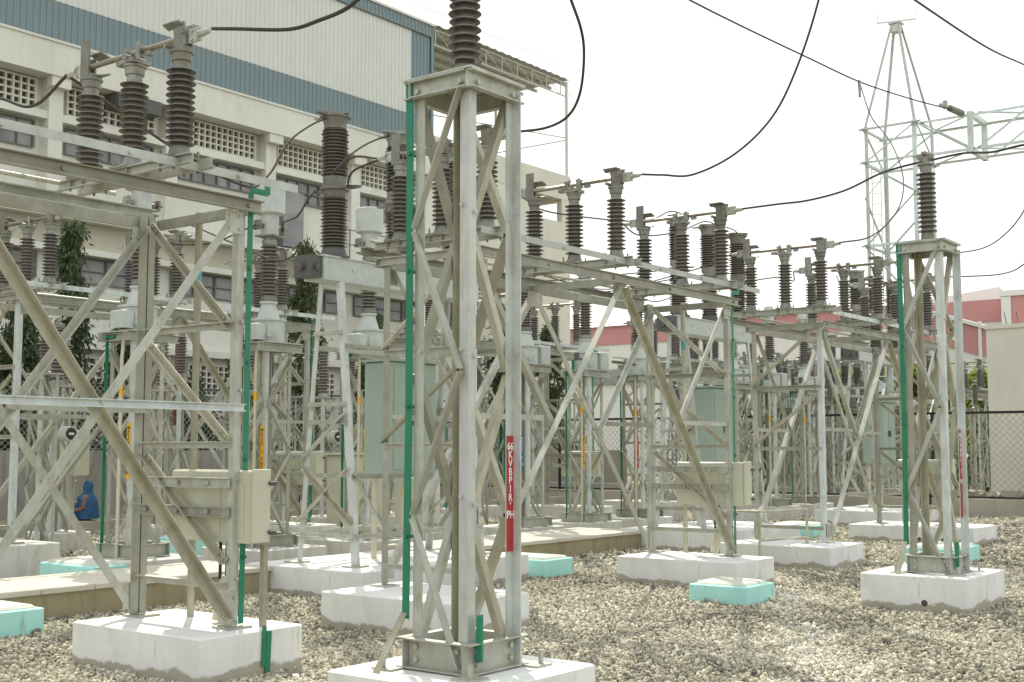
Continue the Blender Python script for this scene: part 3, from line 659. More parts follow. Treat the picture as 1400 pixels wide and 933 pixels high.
def make_arrester(loc, label):
    t = thing('surge_arrester', label, 'surge arrester', loc, 'surge arresters on slim columns by the compound wall')
    h = 2.3; pedestal(t, h, 0.34, M['steel'], 4, 0.055, 0.035)
    MB().bb((-0.22, -0.22, h), (0.22, 0.22, h+0.02)).build('top_plate', M['steel'], t)
    ip = MB().lathe((0, 0, 0), ins_profile(h+0.12, h+0.95, 14, 0.07, 0.115), 18).build('insulator', M['porc'], t)
    MB().lathe((0, 0, 0), [(0.12, h+0.02), (0.12, h+0.05), (0.08, h+0.12), (0.05, h+0.125)], 16).build('flange', M['cast'], ip)
    MB().lathe((0, 0, 0), [(0.07, h+0.945), (0.10, h+0.95), (0.10, h+1.02), (0.04, h+1.03), (0.03, h+1.12)], 16).build('cap', M['cast'], ip)
    gb = MB().tube([(0.03, -0.2, 1.55), (0.03, -0.4, 1.55)], 0.12, 18).build('counter', M['tank'], t)
    MB().tube([(0.03, -0.4, 1.55), (0.03, -0.404, 1.55)], 0.095, 18).build('dial', M['glassdial'], gb)
    MB().box((0.03, -0.406, 1.55), (0.09, 0.003, 0.035)).build('dial_card', M['white_letter'], gb)
    MB().box((-0.19, 0.1, 1.15), (0.008, 0.045, 2.3)).build('earth_strip', M['green'], t)
    return t
def make_plinth(name, a, b, m, label, cat, group=None, w=0.009, vents=(), lid=None, raw=False):
    """cast concrete block with its lower corner at a"""
    d = [(b[0]-a[0])*1.08, (b[1]-a[1])*1.07, b[2]-a[2]]
    cx, cy, _ = S(((a[0]+b[0])/2, (a[1]+b[1])/2)) if not raw else ((a[0]+b[0])/2, (a[1]+b[1])/2, 0)
    if raw: d = [b[i]-a[i] for i in range(3)]
    t = thing(name, label, cat, (cx-d[0]/2, cy-d[1]/2, a[2]), group, 0, True)
    MB().bevbox((0, 0, -0.02), (d[0], d[1], d[2]), w).build('block', m, t)
    for vx, ax in vents:
        v = MB()
        if ax == 'x': v.tube([(-0.003, vx, 0.10), (0.03, vx, 0.10)], 0.032, 14)
        else: v.tube([(vx, -0.003, 0.10), (vx, 0.03, 0.10)], 0.032, 14)
        v.build('drain_hole', M['recess_shade'], t)  # dark disc painted in for the shade inside the hole
    if lid:
        MB().bevbox((0.05, 0.05, d[2]), (d[0]-0.05, d[1]-0.05, d[2]+0.028), 0.02).build('lid', lid, t)
    return t
def make_box(loc, label):
    t = thing('control_box', label, 'control box', loc, 'drive boxes bolted to the gantry ends', 0, True)
    MB().bevbox((0, -0.2, 0), (0.14, 0.72, 0.52), 0.012).build('cabinet', M['cream_box'], t)
    MB().bb((-0.004, -0.12, 0.04), (-0.0005, 0.10, 0.40)).bb((-0.004, 0.14, 0.04), (-0.0005, 0.62, 0.40)).build('back_panel', M['cream_box'], t)
    d = MB().bevbox((-0.012, -0.232, 0.008), (0.152, -0.203, 0.53), 0.006).build('door', M['cream_box'], t)
    for z in (0.08, 0.43): MB().tube([(0.125, -0.245, z), (0.185, -0.245, z)], 0.014, 8).box((0.165, -0.22, z), (0.03, 0.04, 0.04)).build('hinge', M['dark_metal'], d)
    k = MB().tube([(0.12, 0.2, -0.28), (0.12, 0.2, 0.01)], 0.014, 8).tube([(0.16, 0.23, -0.28), (0.16, 0.23, 0.01)], 0.012, 8).tube([(0.09, 0.24, -0.28), (0.09, 0.24, 0.01)], 0.012, 8); k.build('cable', M['dark_cable'], t)
    MB().tube([(0.10, 0.26, -0.58), (0.14, 0.22, -0.26)], 0.05, 12).build('conduit', M['conduit'], t)
    return t

# ------------------------------------------------------------------ the switchyard
PZ = 0.33
# gantries: front row (y 6.46) three, second row (y 13.0)
G1, G2, G3 = (1.00, 7.03), (8.52, 6.98), (16.44, 7.10)
H2, H3, H4 = (8.41, 14.2), (16.28, 14.2), (24.1, 14.2)
g1 = make_gantry((*G1, PZ), 'steel gantry at the left with a long diagonal brace crossing the picture edge', True)
g2 = make_gantry((*G2, PZ), 'steel gantry in the middle, directly right of the tall column with the red sign', False)
g3 = dup(g2, (*G3, PZ - 0.02), 'steel gantry on the right, its end just left of the smaller green striped column', raw=True)
h2 = dup(g2, (*H2, PZ + 0.12), 'steel gantry seen through the legs of the left gantry, before the trees', raw=True)
h3 = dup(g2, (*H3, PZ + 0.12), 'steel gantry behind the column with the red sign, before the cream wall corner', raw=True)
h4 = dup(g2, (*H4, PZ + 0.12), 'steel gantry deep in the yard behind the right gantry, by the black fence', raw=True)
DZ = PZ + GH + 0.075
d1 = make_disconnector((5.22, 7.40, DZ), 'disconnector with three brown insulators and slanting tube at the top left, on the left gantry')
for x, z, lab in ((8.62, 0, 'three-insulator disconnector on the middle gantry, half hidden by the red-signed column'),
                  (10.78, 0, 'three-insulator disconnector standing against white sky on the middle gantry, just right of the red-signed column'),
                  (13.08, 0, 'three-insulator disconnector at the right end of the middle gantry, before the tall breaker poles'),
                  (15.98, -0.02, 'three-insulator disconnector at the left end of the right gantry'),
                  (18.08, -0.02, 'three-insulator disconnector in the middle of the right gantry'),
                  (20.25, -0.02, 'three-insulator disconnector at the far right end of the right gantry, behind the green striped column')):
    dup(d1, (x, 7.42, DZ + z), lab, raw=True)
for h, txt in ((H2, 'gantry before the trees'), (H3, 'rear gantry before the cream wall corner'), (H4, 'rear gantry by the black fence')):
    for i, p in enumerate(('left', 'middle', 'right')):
        dup(d1, (h[0] + 0.35 + 1.95*i, h[1] + 0.42, DZ + 0.12), 'small three-insulator disconnector, %s one on the %s' % (p, txt), raw=True)
# breakers
cb = make_cb((8.03, 9.3, PZ), 'circuit breaker with pale beam and mint cabinet, left of the column with the red sign')
dup(cb, (15.02, 9.3, PZ), 'circuit breaker with tall ribbed poles rising behind the right end of the middle gantry')
dup(cb, (22.0, 9.4, PZ), 'circuit breaker far right, its mint cabinet seen behind the right gantry')
# current transformers
ct = make_ct((8.0, 11.95, 0.30), 'current transformer with pale cylinder head beside the green strip of the left gantry', False)
sign_strip(ct, -0.232, -0.19, 0.95, 1.62, 0.07, M['yellow'], ['M'] + ['E', 'T', 'C', 'T', '', 'Y', '-', 'P', 'H', 'Y', 'PH'], M['black_letter'], 0.058, 'narrow yellow strip with stacked dark letters', 'x', 0.85)
dup(ct, (6.15, 12.0, 0.30), 'current transformer with pale tank half hidden behind the left gantry back leg')
dup(ct, (9.72, 11.9, 0.30), 'current transformer whose pale cylinder head shows between two breaker poles')
ct2 = make_ct((14.7, 11.75, 0.30), 'current transformer with side box and yellow strip, middle of three behind the middle gantry', True)
sign_strip(ct2, -0.232, -0.10, 0.95, 1.55, 0.07, M['yellow'], ['M', 'E', 'T', 'C', 'T', '', 'Y', '-', 'PH'], M['black_letter'], 0.06, 'narrow yellow strip with stacked dark letters', 'x', 0.9)
ct3 = dup(ct2, (13.05, 11.75, 0.30), 'current transformer with side box and blue strip, just right of the red-signed column')
ct4 = dup(ct2, (16.35, 11.75, 0.30), 'current transformer with side box and red strip, right one behind the middle gantry')
for c_, mm, lt, lab in ((ct3, 'blue', 'white_letter', 'narrow blue strip with stacked white letters'), (ct4, 'red', 'white_letter', 'narrow red strip')):
    for ch in list(c_.children):
        if ch.name.startswith('sign_strip'):
            for gc in list(ch.children): bpy.data.objects.remove(gc)
            bpy.data.objects.remove(ch)
    sign_strip(c_, -0.232, -0.10, 0.95, 1.55, 0.07, M[mm], ['M', 'E', 'T', 'C', 'T', '', 'B' if mm == 'blue' else 'R', '-', 'PH'], M[lt], 0.06, lab, 'x', 0.9)
fc = make_ct((19.95, 11.8, 0.30), 'current transformer without sign, left of three behind the right gantry', True)
dup(fc, (21.65, 11.8, 0.30), 'current transformer without sign, middle of three behind the right gantry')
dup(fc, (23.35, 11.8, 0.30), 'current transformer without sign, right of three behind the right gantry')
T1H, T2H = 3.38, 3.31
# columns with bus insulators
b1 = make_bpi((5.60, 4.65, 0.35), 'tall lattice column in the foreground with a green strip and red lettered sign', T1H)
b1.scale = (0.95, 0.95, 1)
sign_strip(b1, 0.174, -0.2255, 0.66, 1.33, 0.066, M['red'], ['66', 'K', 'V', 'B', 'P', 'I', 'R', "'", 'PH'], M['white_letter'], 0.062, 'red strip with stacked white letters', 'y', 0.80)
b2 = make_bpi((12.72, 4.30, 0.36), 'lattice column on the right with a green strip, smaller in view and before the far pink building', T2H)
b2.scale = (0.93, 0.93, 1)
sign_strip(b2, 0.176, -0.2255, 0.55, 1.45, 0.05, M['red'], ['66', 'K', 'V', 'B', 'P', 'I', '', 'Y', "'", 'PH'], M['white_letter'], 0.062, 'faded red strip with stacked white letters', 'y', 0.85)
pi = make_post_ins((5.60, 4.65, 0.35+T1H+0.068), 'ribbed brown post insulator cut off by the top edge, on the foreground column')
dup(pi, (12.72, 4.30, 0.36+T2H+0.068), 'ribbed brown post insulator on the right column, before the lattice pylon', raw=True)
# arresters
ar = make_arrester((7.1, 16.5, 0.3), 'surge arrester column with round counter at the far left, beside the grey box')
sign_strip(ar, -0.175, 0.0, 1.0, 1.5, 0.09, M['yellow'], ['M', 'E', 'T', '', 'Y', '', 'PH'], M['black_letter'], 0.06, 'narrow yellow strip', 'x', 0.9)
for x, lab in ((8.92, 'surge arrester column with round counter behind the back leg of the left gantry'), (10.65, 'surge arrester column with round counter behind the yellow-signed transformer'), (12.35, 'surge arrester column with round counter seen between the breaker legs')):
    c_ = dup(ar, (x, 16.5, 0.3), lab)
    for ch in list(c_.children):
        if ch.name.startswith('sign_strip'):
            for gc in list(ch.children): bpy.data.objects.remove(gc)
            bpy.data.objects.remove(ch)
for x, lab in ((14.2, 'surge arrester column behind the foreground column, left of three'), (16.0, 'surge arrester column right of the blue strip'), (17.7, 'surge arrester column behind the right box transformer')):
    c_ = dup(ar, (x, 16.5, 0.3), lab)
    for ch in list(c_.children):
        if ch.name.startswith('sign_strip'):
            for gc in list(ch.children): bpy.data.objects.remove(gc)
            bpy.data.objects.remove(ch)
# control boxes
bx1 = make_box((G1[0]+GL+0.045, G1[1]+0.05, PZ+0.60), 'cream control box with hinged door, on the right end of the left gantry')
for g_, z, lab in ((G2, 0, 'cream control box on the right end of the middle gantry'), (G3, -0.02, 'cream control box on the far end of the right gantry, behind the green striped column'), (H2, 0.12, 'cream control box on the rear gantry behind the breaker'), (H3, 0.12, 'cream control box on the rear gantry right of the blue strip')):
    dup(bx1, (g_[0]+GL+0.06, g_[1]+0.05, PZ+0.60+z), lab, raw=True)

# small wall box on two pipes near the person, marshalling kiosk
t = thing('junction_box', 'square cream junction box on two pipe legs at the left, above the seated person', 'junction box', (7.50, 17.05, 0.2))
MB().bevbox((-0.06, -0.40, 0.98), (0.22, 0.30, 1.72), 0.012).build('cabinet', M['cream_box'], t)
MB().bb((-0.075, -0.37, 1.02), (-0.062, 0.27, 1.68)).build('door', M['cream_box'], t)
for y in (-0.15, 0.1): MB().tube([(0.05, y, -0.2), (0.05, y, 0.98)], 0.03, 8).build('leg', M['steel'], t)
t = thing('marshalling_kiosk', 'pale grey cabinet standing on the ground, low behind the breaker legs', 'cabinet', (11.9, 14.9, 0.0))
MB().bevbox((-0.4, -0.35, 0.05), (0.4, 0.35, 1.5), 0.02).build('cabinet', M['cream_box'], t)
MB().bb((-0.412, -0.30, 0.12), (-0.402, 0.30, 1.42)).build('door', M['cream_box'], t)
MB().box((0, 0, 1.525), (0.9, 0.8, 0.05)).build('roof', M['cream_box'], t)
t = thing('marshalling_kiosk', 'pale grey cabinet with yellow notice behind the foreground column', 'cabinet', (10.45, 11.6, 0.2))
MB().bevbox((-0.25, -0.25, 0.05), (0.25, 0.25, 1.0), 0.02).build('cabinet', M['cream_box'], t)
MB().bb((-0.262, -0.21, 0.12), (-0.252, 0.21, 0.94)).build('door', M['cream_box'], t)
MB().bb((-0.268, -0.09, 0.7), (-0.2635, 0.09, 0.84)).build('notice', M['yellow'], t)

# red cable terminations
for i, (x, y, lab) in enumerate(((8.7, 15.6, 'dark red cable termination on a post, left, behind the left gantry'), (5.6, 15.4, 'dark red cable termination at the left picture edge'), (15.0, 19.3, 'dark red cable termination behind the breaker legs'), (22.6, 14.6, 'dark red cable termination behind the right end of the middle gantry'))):
    t = thing('cable_termination', lab, 'cable termination', (x, y, 0.0), 'dark red cable terminations')
    MB().tube([(0, 0, 0), (0, 0, 2.0)], 0.045, 8).build('post', M['steel_tan'], t)
    MB().lathe((0, 0, 0), [(0.05, 2.0)] + [q for k in range(5) for q in ((0.055, 2.05+k*0.12), (0.11, 2.08+k*0.12), (0.055, 2.12+k*0.12))] + [(0.05, 2.7), (0.045, 3.4)], 14).build('termination', M['red_ins'], t)

# plinths
grp = 'whitewashed concrete plinths under the steelwork'
def plinth(a, b, lab, **k): return make_plinth('concrete_plinth', a, b, k.pop('m', M['white_pad']), lab, 'plinth', grp, **k)
plinth((5.42, 6.80, 0), (6.36, 8.27, PZ), 'large whitewashed plinth with ragged grey base, under the left gantry', raw=True)
plinth((7.92, 6.70, 0), (9.0, 8.24, PZ), 'whitewashed plinth half hidden behind the foreground column', raw=True)
plinth((12.70, 6.56, 0), (13.68, 8.14, PZ), 'whitewashed plinth under the box end of the middle gantry', raw=True)
plinth((15.6, 6.68, 0), (16.75, 8.3, PZ-0.02), 'whitewashed plinth under the left end of the right gantry', raw=True)
plinth((17.4, 5.95, 0), (18.6, 7.95, PZ-0.02), 'whitewashed plinth with two drain holes under the far end of the right gantry', vents=((0.9, 'x'), (0.5, 'x')))
plinth((5.05, 4.10, 0), (6.16, 5.2, 0.35), 'whitewashed plinth at the bottom edge, under the foreground column', raw=True)
plinth((12.55-0.33, 3.85, 0), (13.45, 4.92, 0.36), 'whitewashed plinth with one drain hole under the right column', vents=((0.42, 'x'),), raw=True)
plinth((6.66, 8.45, 0), (9.35, 10.12, PZ), 'wide whitewashed plinth under the breaker left of the foreground column')
plinth((13.6, 8.45, 0), (16.35, 10.12, PZ), 'wide whitewashed plinth under the breaker behind the middle gantry')
plinth((20.6, 8.5, 0), (23.4, 10.2, PZ), 'wide whitewashed plinth under the far right breaker')
for x, lab in ((6.15, 'far left of the row beyond the trench'), (8.0, 'under the yellow-signed transformer at left'), (9.72, 'behind the left breaker legs'), (13.05, 'under the blue-signed transformer'), (14.7, 'under the yellow-signed transformer at centre'), (16.35, 'under the red-signed transformer'), (19.95, 'left of three behind the right gantry'), (21.65, 'middle of three behind the right gantry'), (23.35, 'right of three behind the right gantry')):
    plinth((x-0.55, 11.4, 0), (x+0.55, 12.5, 0.30), 'small worn white plinth, ' + lab, m=M['white_kerb'])
for (x0, y0), nm_ in ((H2, 'gantry before the trees'), (H3, 'rear gantry before the cream wall corner'), (H4, 'rear gantry by the black fence')):
    plinth((x0-0.3, y0-0.3, 0), (x0+0.5, y0+1.45, 0.45), 'worn white plinth under the left legs of the ' + nm_, m=M['white_kerb'], raw=True)
    plinth((x0+GL-0.45, y0-0.3, 0), (x0+GL+0.4, y0+1.45, 0.45), 'worn white plinth under the right legs of the ' + nm_, m=M['white_kerb'], raw=True)
for x in (7.1, 8.92, 10.65, 12.35, 14.2, 16.0, 17.7):
    plinth((x-0.4, 16.1, 0), (x+0.4, 16.9, 0.30), 'small stained plinth under the surge arrester %s' % {7.1: 'at far left', 8.92: 'behind the left gantry back leg', 10.65: 'behind the yellow-signed transformer', 12.35: 'between the breaker legs', 14.2: 'behind the foreground column', 16.0: 'right of the blue strip', 17.7: 'behind the red-signed transformer'}[x], m=M['white_kerb'])

grp2 = 'turquoise earth pits in the gravel'
def pit(a, b, lab, **k): return make_plinth('earth_pit', a, b, M['turq'], lab, 'earth pit', grp2, lid=M['pale_lid'], **k)
pit((9.28, 5.40, 0), (9.88, 6.02, 0.205), 'turquoise concrete pit in front of the middle gantry')
pit((5.35, 9.80, 0), (6.15, 10.45, 0.24), 'turquoise concrete pit at the left picture edge', raw=True)
pit((9.55, 8.35, 0), (10.12, 9.2, 0.24), 'turquoise concrete pit with drain hole, right of the foreground column', vents=((0.3, 'x'),))
pit((14.4, 5.15, 0), (15.4, 5.85, 0.24), 'turquoise concrete pit beyond the right column', vents=((0.35, 'x'),))
pit((17.2, 8.6, 0), (18.0, 9.4, 0.24), 'turquoise concrete pit in the open behind the right gantry')
pit((16.5, 8.9, 0), (17.0, 9.6, 0.24), 'turquoise concrete pit next to the breaker plinth behind the right gantry')
pit((5.2, 11.2, 0), (5.6, 12.2, 0.30), 'turquoise concrete pit beyond the trench, behind the long diagonal brace', vents=((0.3, 'x'),))
pit((4.1, 10.75, 0), (5.0, 11.6, 0.12), 'low turquoise pit cover next to the trench at left')
pit((10.3, 12.6, 0), (10.9, 13.3, 0.35), 'turquoise concrete pit seen between the breaker legs')
pit((8.8, 13.4, 0), (9.4, 14.0, 0.45), 'turquoise concrete pit behind the back leg of the left gantry')
pit((7.2, 12.8, 0), (7.8, 13.3, 0.4), 'turquoise concrete pit at the foot of the left rear columns')

# cable trench
for a, b, lab in (((-3.0, 9.75), (6.64, 10.75), 'brown stained cable trench wall with pale slab top at left'), ((9.37, 9.72), (13.57, 10.8), 'brown stained cable trench wall with pale slab top right of the foreground column')):
    ym = a[1]; a = S(a)[:2]; b = (S((b[0], ym))[0], S(b)[1])
    t = thing('cable_trench', lab, 'cable trench', (a[0], a[1], 0), 'raised cable trenches', 0, True)
    MB().bb((0, 0, -0.02), (b[0]-a[0], b[1]-a[1], 0.26)).build('wall', M['trench'], t)
    L = b[0]-a[0]; n = int(L/0.55)
    sl = MB()
    for i in range(n): sl.bevbox((i*L/n+0.004, -0.03, 0.262+0.004*random.random()), ((i+1)*L/n-0.004, b[1]-a[1]+0.03, 0.315+0.004*random.random()), 0.008)
    sl.build('cover_slab', M['slab'], t)
t = thing('kerb', 'low pale concrete kerb running along the back of the yard at left', 'kerb', (-2, 19.5, 0))
MB().bb((0, 0, -0.02), (29, 0.35, 0.22)).build('kerb_block', M['kerb_grey'], t)

# posts & stubs on the plinths
t = thing('angle_post', 'thin rusty angle post standing on the corner of the left plinth', 'post', (6.08, 6.92, 0), None, 0, True)
MB().ang((0, 0, PZ), (0, 0, 0.98), (1, 0, 0), (0, 1, 0), 0.04, 0.005).box((0.0, -0.01, 0.95), (0.06, 0.02, 0.07)).build('post', M['steel_tan'], t)
t = thing('earth_flat', 'green painted flat strip running down the face of the left plinth', 'earth strip', (6.02, 6.80, 0), None, 0, True)
MB().box((0, -0.012, 0.15), (0.045, 0.008, 0.34), 0, 0.04).box((-0.04, -0.012, 0.22), (0.03, 0.012, 0.28), 0, 0.02).build('strip', M['green'], t)
t = thing('pipe_stand', 'low rusty pipe handrail stand between the middle and right gantries', 'rail', (12.3, 6.9, 0))
MB().tube([(0, 0, 0), (0, 0, 0.78), (1.05, -0.2, 0.78), (1.05, -0.2, 0)], 0.022, 8).tube([(0, 0, 0.4), (1.05, -0.2, 0.4)], 0.018, 8).tube([(0.0, 0.45, 0), (0.0, 0.45, 0.78), (0, 0, 0.78)], 0.022, 8).build('rail_frame', M['steel_tan'], t)

# ------------------------------------------------------------------ conductors
cgrp = 'overhead conductors and jumper leads'
def wire(pts, r, lab, n=8):
    tag(MB().tube(smooth_path([S(p) for p in pts], n), r, 8).build('conductor', M['cable'], None), lab, 'conductor', cgrp)
wire([(3.574, 6.05, 4.43), (3.55, 5.73, 4.33), (3.68, 5.32, 4.25), (3.7, 5.02, 4.23), (3.68, 4.76, 4.21), (3.63, 4.53, 4.21), (3.62, 4.24, 4.28), (3.65, 3.92, 4.48), (3.8, 3.3, 5.1)], 0.013, 'thick lead sweeping up right from the top left disconnector')
wire([(3.287, 7.63, 4.43), (3.40, 8.56, 4.43), (3.25, 9.2, 4.62), (2.9, 10.2, 4.5), (2.4, 11.5, 4.0)], 0.013, 'lead running to the left edge from the top left disconnector')
wire([(6.61, 6.1, 4.43), (6.61, 5.72, 4.385), (6.60, 5.46, 4.425), (6.52, 5.26, 4.55), (6.38, 5.1, 4.77), (6.21, 4.99, 4.93), (5.99, 4.94, 5.15), (5.70, 4.89, 5.50), (5.3, 4.8, 6.2)], 0.012, 'lead looping up behind the foreground column insulator')
wire([(8.55, 6.08, 4.43), (8.56, 5.83, 4.38), (8.60, 5.5, 4.33), (8.68, 5.07, 4.47), (8.75, 4.7, 4.77), (8.74, 4.42, 5.2), (8.7, 4.16, 5.8), (8.55, 3.9, 6.5)], 0.011, 'lead swinging up to the sky from the disconnector at the centre')
wire([(10.6, 6.1, 4.43), (10.6, 5.63, 4.41), (10.63, 5.28, 4.40), (10.71, 4.88, 4.46), (10.78, 4.48, 4.6), (10.85, 4.08, 4.66)], 0.012, 'lead hanging between the middle gantry and the right column insulator')
wire([(10.87, 4.02, 4.66), (10.80, 3.64, 4.65), (10.67, 3.31, 4.57), (10.61, 2.95, 4.56), (10.52, 2.6, 4.41), (10.3, 1.9, 4.75)], 0.012, 'lead leaving the right column insulator toward the right edge')
wire([(13.17, 6.1, 4.41), (14.89, 6.41, 4.8), (16.23, 6.61, 5.34), (17.46, 6.92, 5.98), (18.57, 7.36, 6.75), (19.54, 7.97, 7.65), (20.4, 8.69, 8.5), (21.34, 9.31, 9.55)], 0.012, 'thin jumper curving up from the right gantry to the overhead line')
wire([(4.5, 5.5, 6.5), (11.42, 8.27, 8.40), (13.72, 8.97, 8.96), (16.24, 9.43, 9.41), (19.18, 9.44, 9.59), (21.99, 9.59, 9.88), (24.95, 9.58, 10.24), (27.9, 9.41, 10.6)], 0.017, 'straight overhead line coming from the top of the picture to the pylon beam')
wire([(5.0, 2.6, 4.6), (9.78, 4.15, 6.43), (14.04, 5.43, 7.98), (19.01, 5.94, 8.82), (23.89, 6.56, 9.96), (28.99, 6.93, 10.84)], 0.017, 'straight overhead line crossing the top right corner')
wire([(16.98, 6.1, 4.78), (17.0, 5.46, 4.81), (16.51, 4.91, 4.95), (15.92, 4.47, 5.18), (15.28, 4.08, 5.42), (14.5, 3.6, 5.9)], 0.01, 'upper thin lead right of the right column')
wire([(16.98, 6.1, 4.41), (17.07, 5.39, 4.37), (16.53, 4.9, 4.31), (15.89, 4.5, 4.31), (15.38, 3.97, 4.33), (14.5, 3.2, 4.5)], 0.01, 'lower thin lead right of the right column')
wire([(7.06, 9.35, 5.42), (6.65, 9.2, 5.17), (6.24, 9.01, 4.85), (5.87, 8.79, 4.4), (5.49, 8.59, 4.16), (4.6, 8.2, 4.2), (3.287, 7.63, 4.43)], 0.012, 'lead from the leftmost breaker pole down to the left gantry')
wire([(8.0, 9.35, 5.42), (7.55, 9.23, 5.2), (7.09, 9.05, 4.9), (6.69, 8.83, 4.57), (6.55, 8.3, 4.62), (6.332, 7.63, 4.43)], 0.012, 'lead from the middle breaker pole to the hidden disconnector')
wire([(6.99, 9.55, 4.56), (7.3, 10.1, 4.62), (7.57, 10.7, 4.55), (7.85, 11.4, 4.62), (8.2, 11.93, 4.66)], 0.012, 'lead from the leftmost breaker pole to the pale transformer head')
wire([(6.7, 9.4, 3.9), (7.0, 10.0, 3.86), (7.15, 10.6, 3.92), (7.2, 11.4, 4.2), (7.15, 12.7, 4.7)], 0.011, 'low lead passing left from the foot of the left breaker')
wire([(6.332, 7.63, 4.43), (6.79, 8.1, 4.62), (6.72, 8.5, 4.55), (6.85, 8.75, 4.44), (7.1, 8.85, 4.52), (7.06, 9.05, 4.55)], 0.012, 'short looped lead beside the leftmost breaker pole')
wire([(7.78, 11.95, 4.66), (7.2, 12.2, 4.35), (6.6, 12.5, 4.35), (6.4, 12.9, 4.72)], 0.011, 'sagging lead from the pale transformer head to the rear gantry')
wire([(9.94, 11.9, 4.66), (10.6, 12.2, 4.5), (11.3, 12.5, 4.5), (12.2, 12.7, 4.7)], 0.011, 'lead from the transformer head between the poles to the right')
for i, (x, lab) in enumerate(((14.05, 'left'), (15.02, 'middle'), (15.99, 'right'))):
    y0 = 7.9; xd = (8.62, 10.5, 10.5)[i]
    wire([(x-0.03, 9.15, 5.42), (x-0.8, 8.9, 5.3), (x-2.0, 8.6, 4.9), (xd+1.0, 8.2, 4.55), (xd-0.2, 7.63, 4.43)] if i < 2 else [(x-0.1, 9.25, 5.42), (x-0.5, 9.1, 5.40), (15.15, 9.1, 5.40)], 0.01, 'lead from the %s pole of the breaker behind the middle gantry' % lab)
    wire([(x, 9.55, 4.56), (x+0.1, 10.2, 4.6), (13.05+1.65*i-0.3, 11.1, 4.4), (13.05+1.65*i-0.22, 11.72, 4.66)], 0.01, 'lower lead from the %s pole of that breaker to its transformer' % lab)
wire([(15.99, 9.1, 4.56), (16.2, 8.6, 4.6), (15.9, 8.2, 4.45), (14.8, 7.63, 4.41)], 0.01, 'lead crossing low behind the right gantry, left part')
wire([(13.3, 11.72, 4.66), (14.2, 10.9, 4.4), (13.9, 9.0, 4.45), (12.92, 7.63, 4.41)], 0.01, 'lead from the blue-signed transformer toward the right gantry')
wire([(18.4, 8.6, 4.9), (18.0, 8.3, 4.6), (16.75, 7.63, 4.41)], 0.01, 'short lead behind the right end of the right gantry')

# ------------------------------------------------------------------ fences
def chain(mb, p0, ux, L, z0, z1, s=0.15, r=0.006):
    """diamond mesh in the vertical plane through p0 along unit ux"""
    p0 = Vector(p0); ux = Vector(ux); H = z1-z0; n = Vector((ux.y, -ux.x, 0))
    k = -H
    while k < L:
        for sg in (1, -1):
            a0 = k if sg > 0 else k + H; a1 = k + H if sg > 0 else k
            pa = [a0, z0]; pb = [a1, z1]
            # clip to 0..L
            def clip(pa, pb):
                (xa, za), (xb, zb) = pa, pb
                if xa > xb: (xa, za), (xb, zb) = (xb, zb), (xa, za)
                if xb <= 0 or xa >= L: return None
                if xa < 0: za += (zb-za)*(0-xa)/(xb-xa); xa = 0
                if xb > L: zb = za+(zb-za)*(L-xa)/(xb-xa); xb = L
                return (xa, za), (xb, zb)
            c = clip(pa, pb)
            if c:
                (xa, za), (xb, zb) = c
                d = Vector((0, 0, 1))*r; off = n*(0.002*sg)
                A = p0+ux*xa+Vector((0, 0, za))+off; B = p0+ux*xb+Vector((0, 0, zb))+off
                t_ = (B-A).normalized(); w_ = t_.cross(n)*r
                mb.add([A-w_, A+w_, B+w_, B-w_, A+n*r*0.8*sg, B+n*r*0.8*sg], [(0, 1, 2, 3), (0, 4, 5, 3), (1, 2, 5, 4)])
        k += s
    return mb
t = thing('chain_link_fence', 'black railed chain link fence crossing the right side of the yard', 'fence', (30.55, 3.6, 0), None, 0, True)
for i in range(11): MB().box((0, i*2.25, 1.45), (0.06, 0.06, 2.1)).build('post', M['black_steel'], t)
MB().box((0, 11.4, 2.49), (0.07, 22.9, 0.06)).build('top_rail', M['black_steel'], t)
MB().box((0, 11.4, 0.46), (0.05, 22.9, 0.04)).build('bottom_rail', M['black_steel'], t)
chain(MB(), (0.0, 0, 0), (0, 1, 0), 22.7, 0.45, 2.47, 0.16, 0.005).build('mesh', M['wire'], t, 0)
t = thing('low_wall', 'low grey concrete wall under the black fence', 'wall', (30.55, 2.4, 0), None, 0, True)
MB().bb((-0.14, 0, -0.02), (0.14, 24.1, 0.42)).build('wall', M['kerb_grey'], t)
t = thing('compound_wall', 'dark stained boundary wall behind the equipment at left', 'wall', (-6, 24.6, 0))
MB().bb((0, 0, -0.02), (44, 0.22, 1.58)).build('wall', M['compound'], t)
t = thing('chain_link_fence', 'rusty grey chain link fence standing on the dark boundary wall', 'fence', (-6, 24.71, 0))
for i in range(12): MB().box((2+i*3.3, 0, 2.4), (0.07, 0.07, 1.66)).build('post', M['black_steel'], t)
MB().box((20, 0, 3.2), (40, 0.05, 0.05)).build('top_rail', M['black_steel'], t)
chain(MB(), (6, -0.04, 0), (1, 0, 0), 34, 1.58, 3.2, 0.16, 0.006).build('mesh', M['wire'], t, 0)

# ------------------------------------------------------------------ industrial hall
hall = thing('industrial_hall', 'large cream factory hall with blue and white ribbed cladding, vent grilles and a roof canopy', 'building', (0, 32, 0))
X0, X1 = -14.0, 29.55
def hb(name, m, a, b, parent=hall): return MB().bb(a, b).build(name, m, parent, 0)
colx = [X for X in np.arange(9.6-4*6, 30, 3.98)]
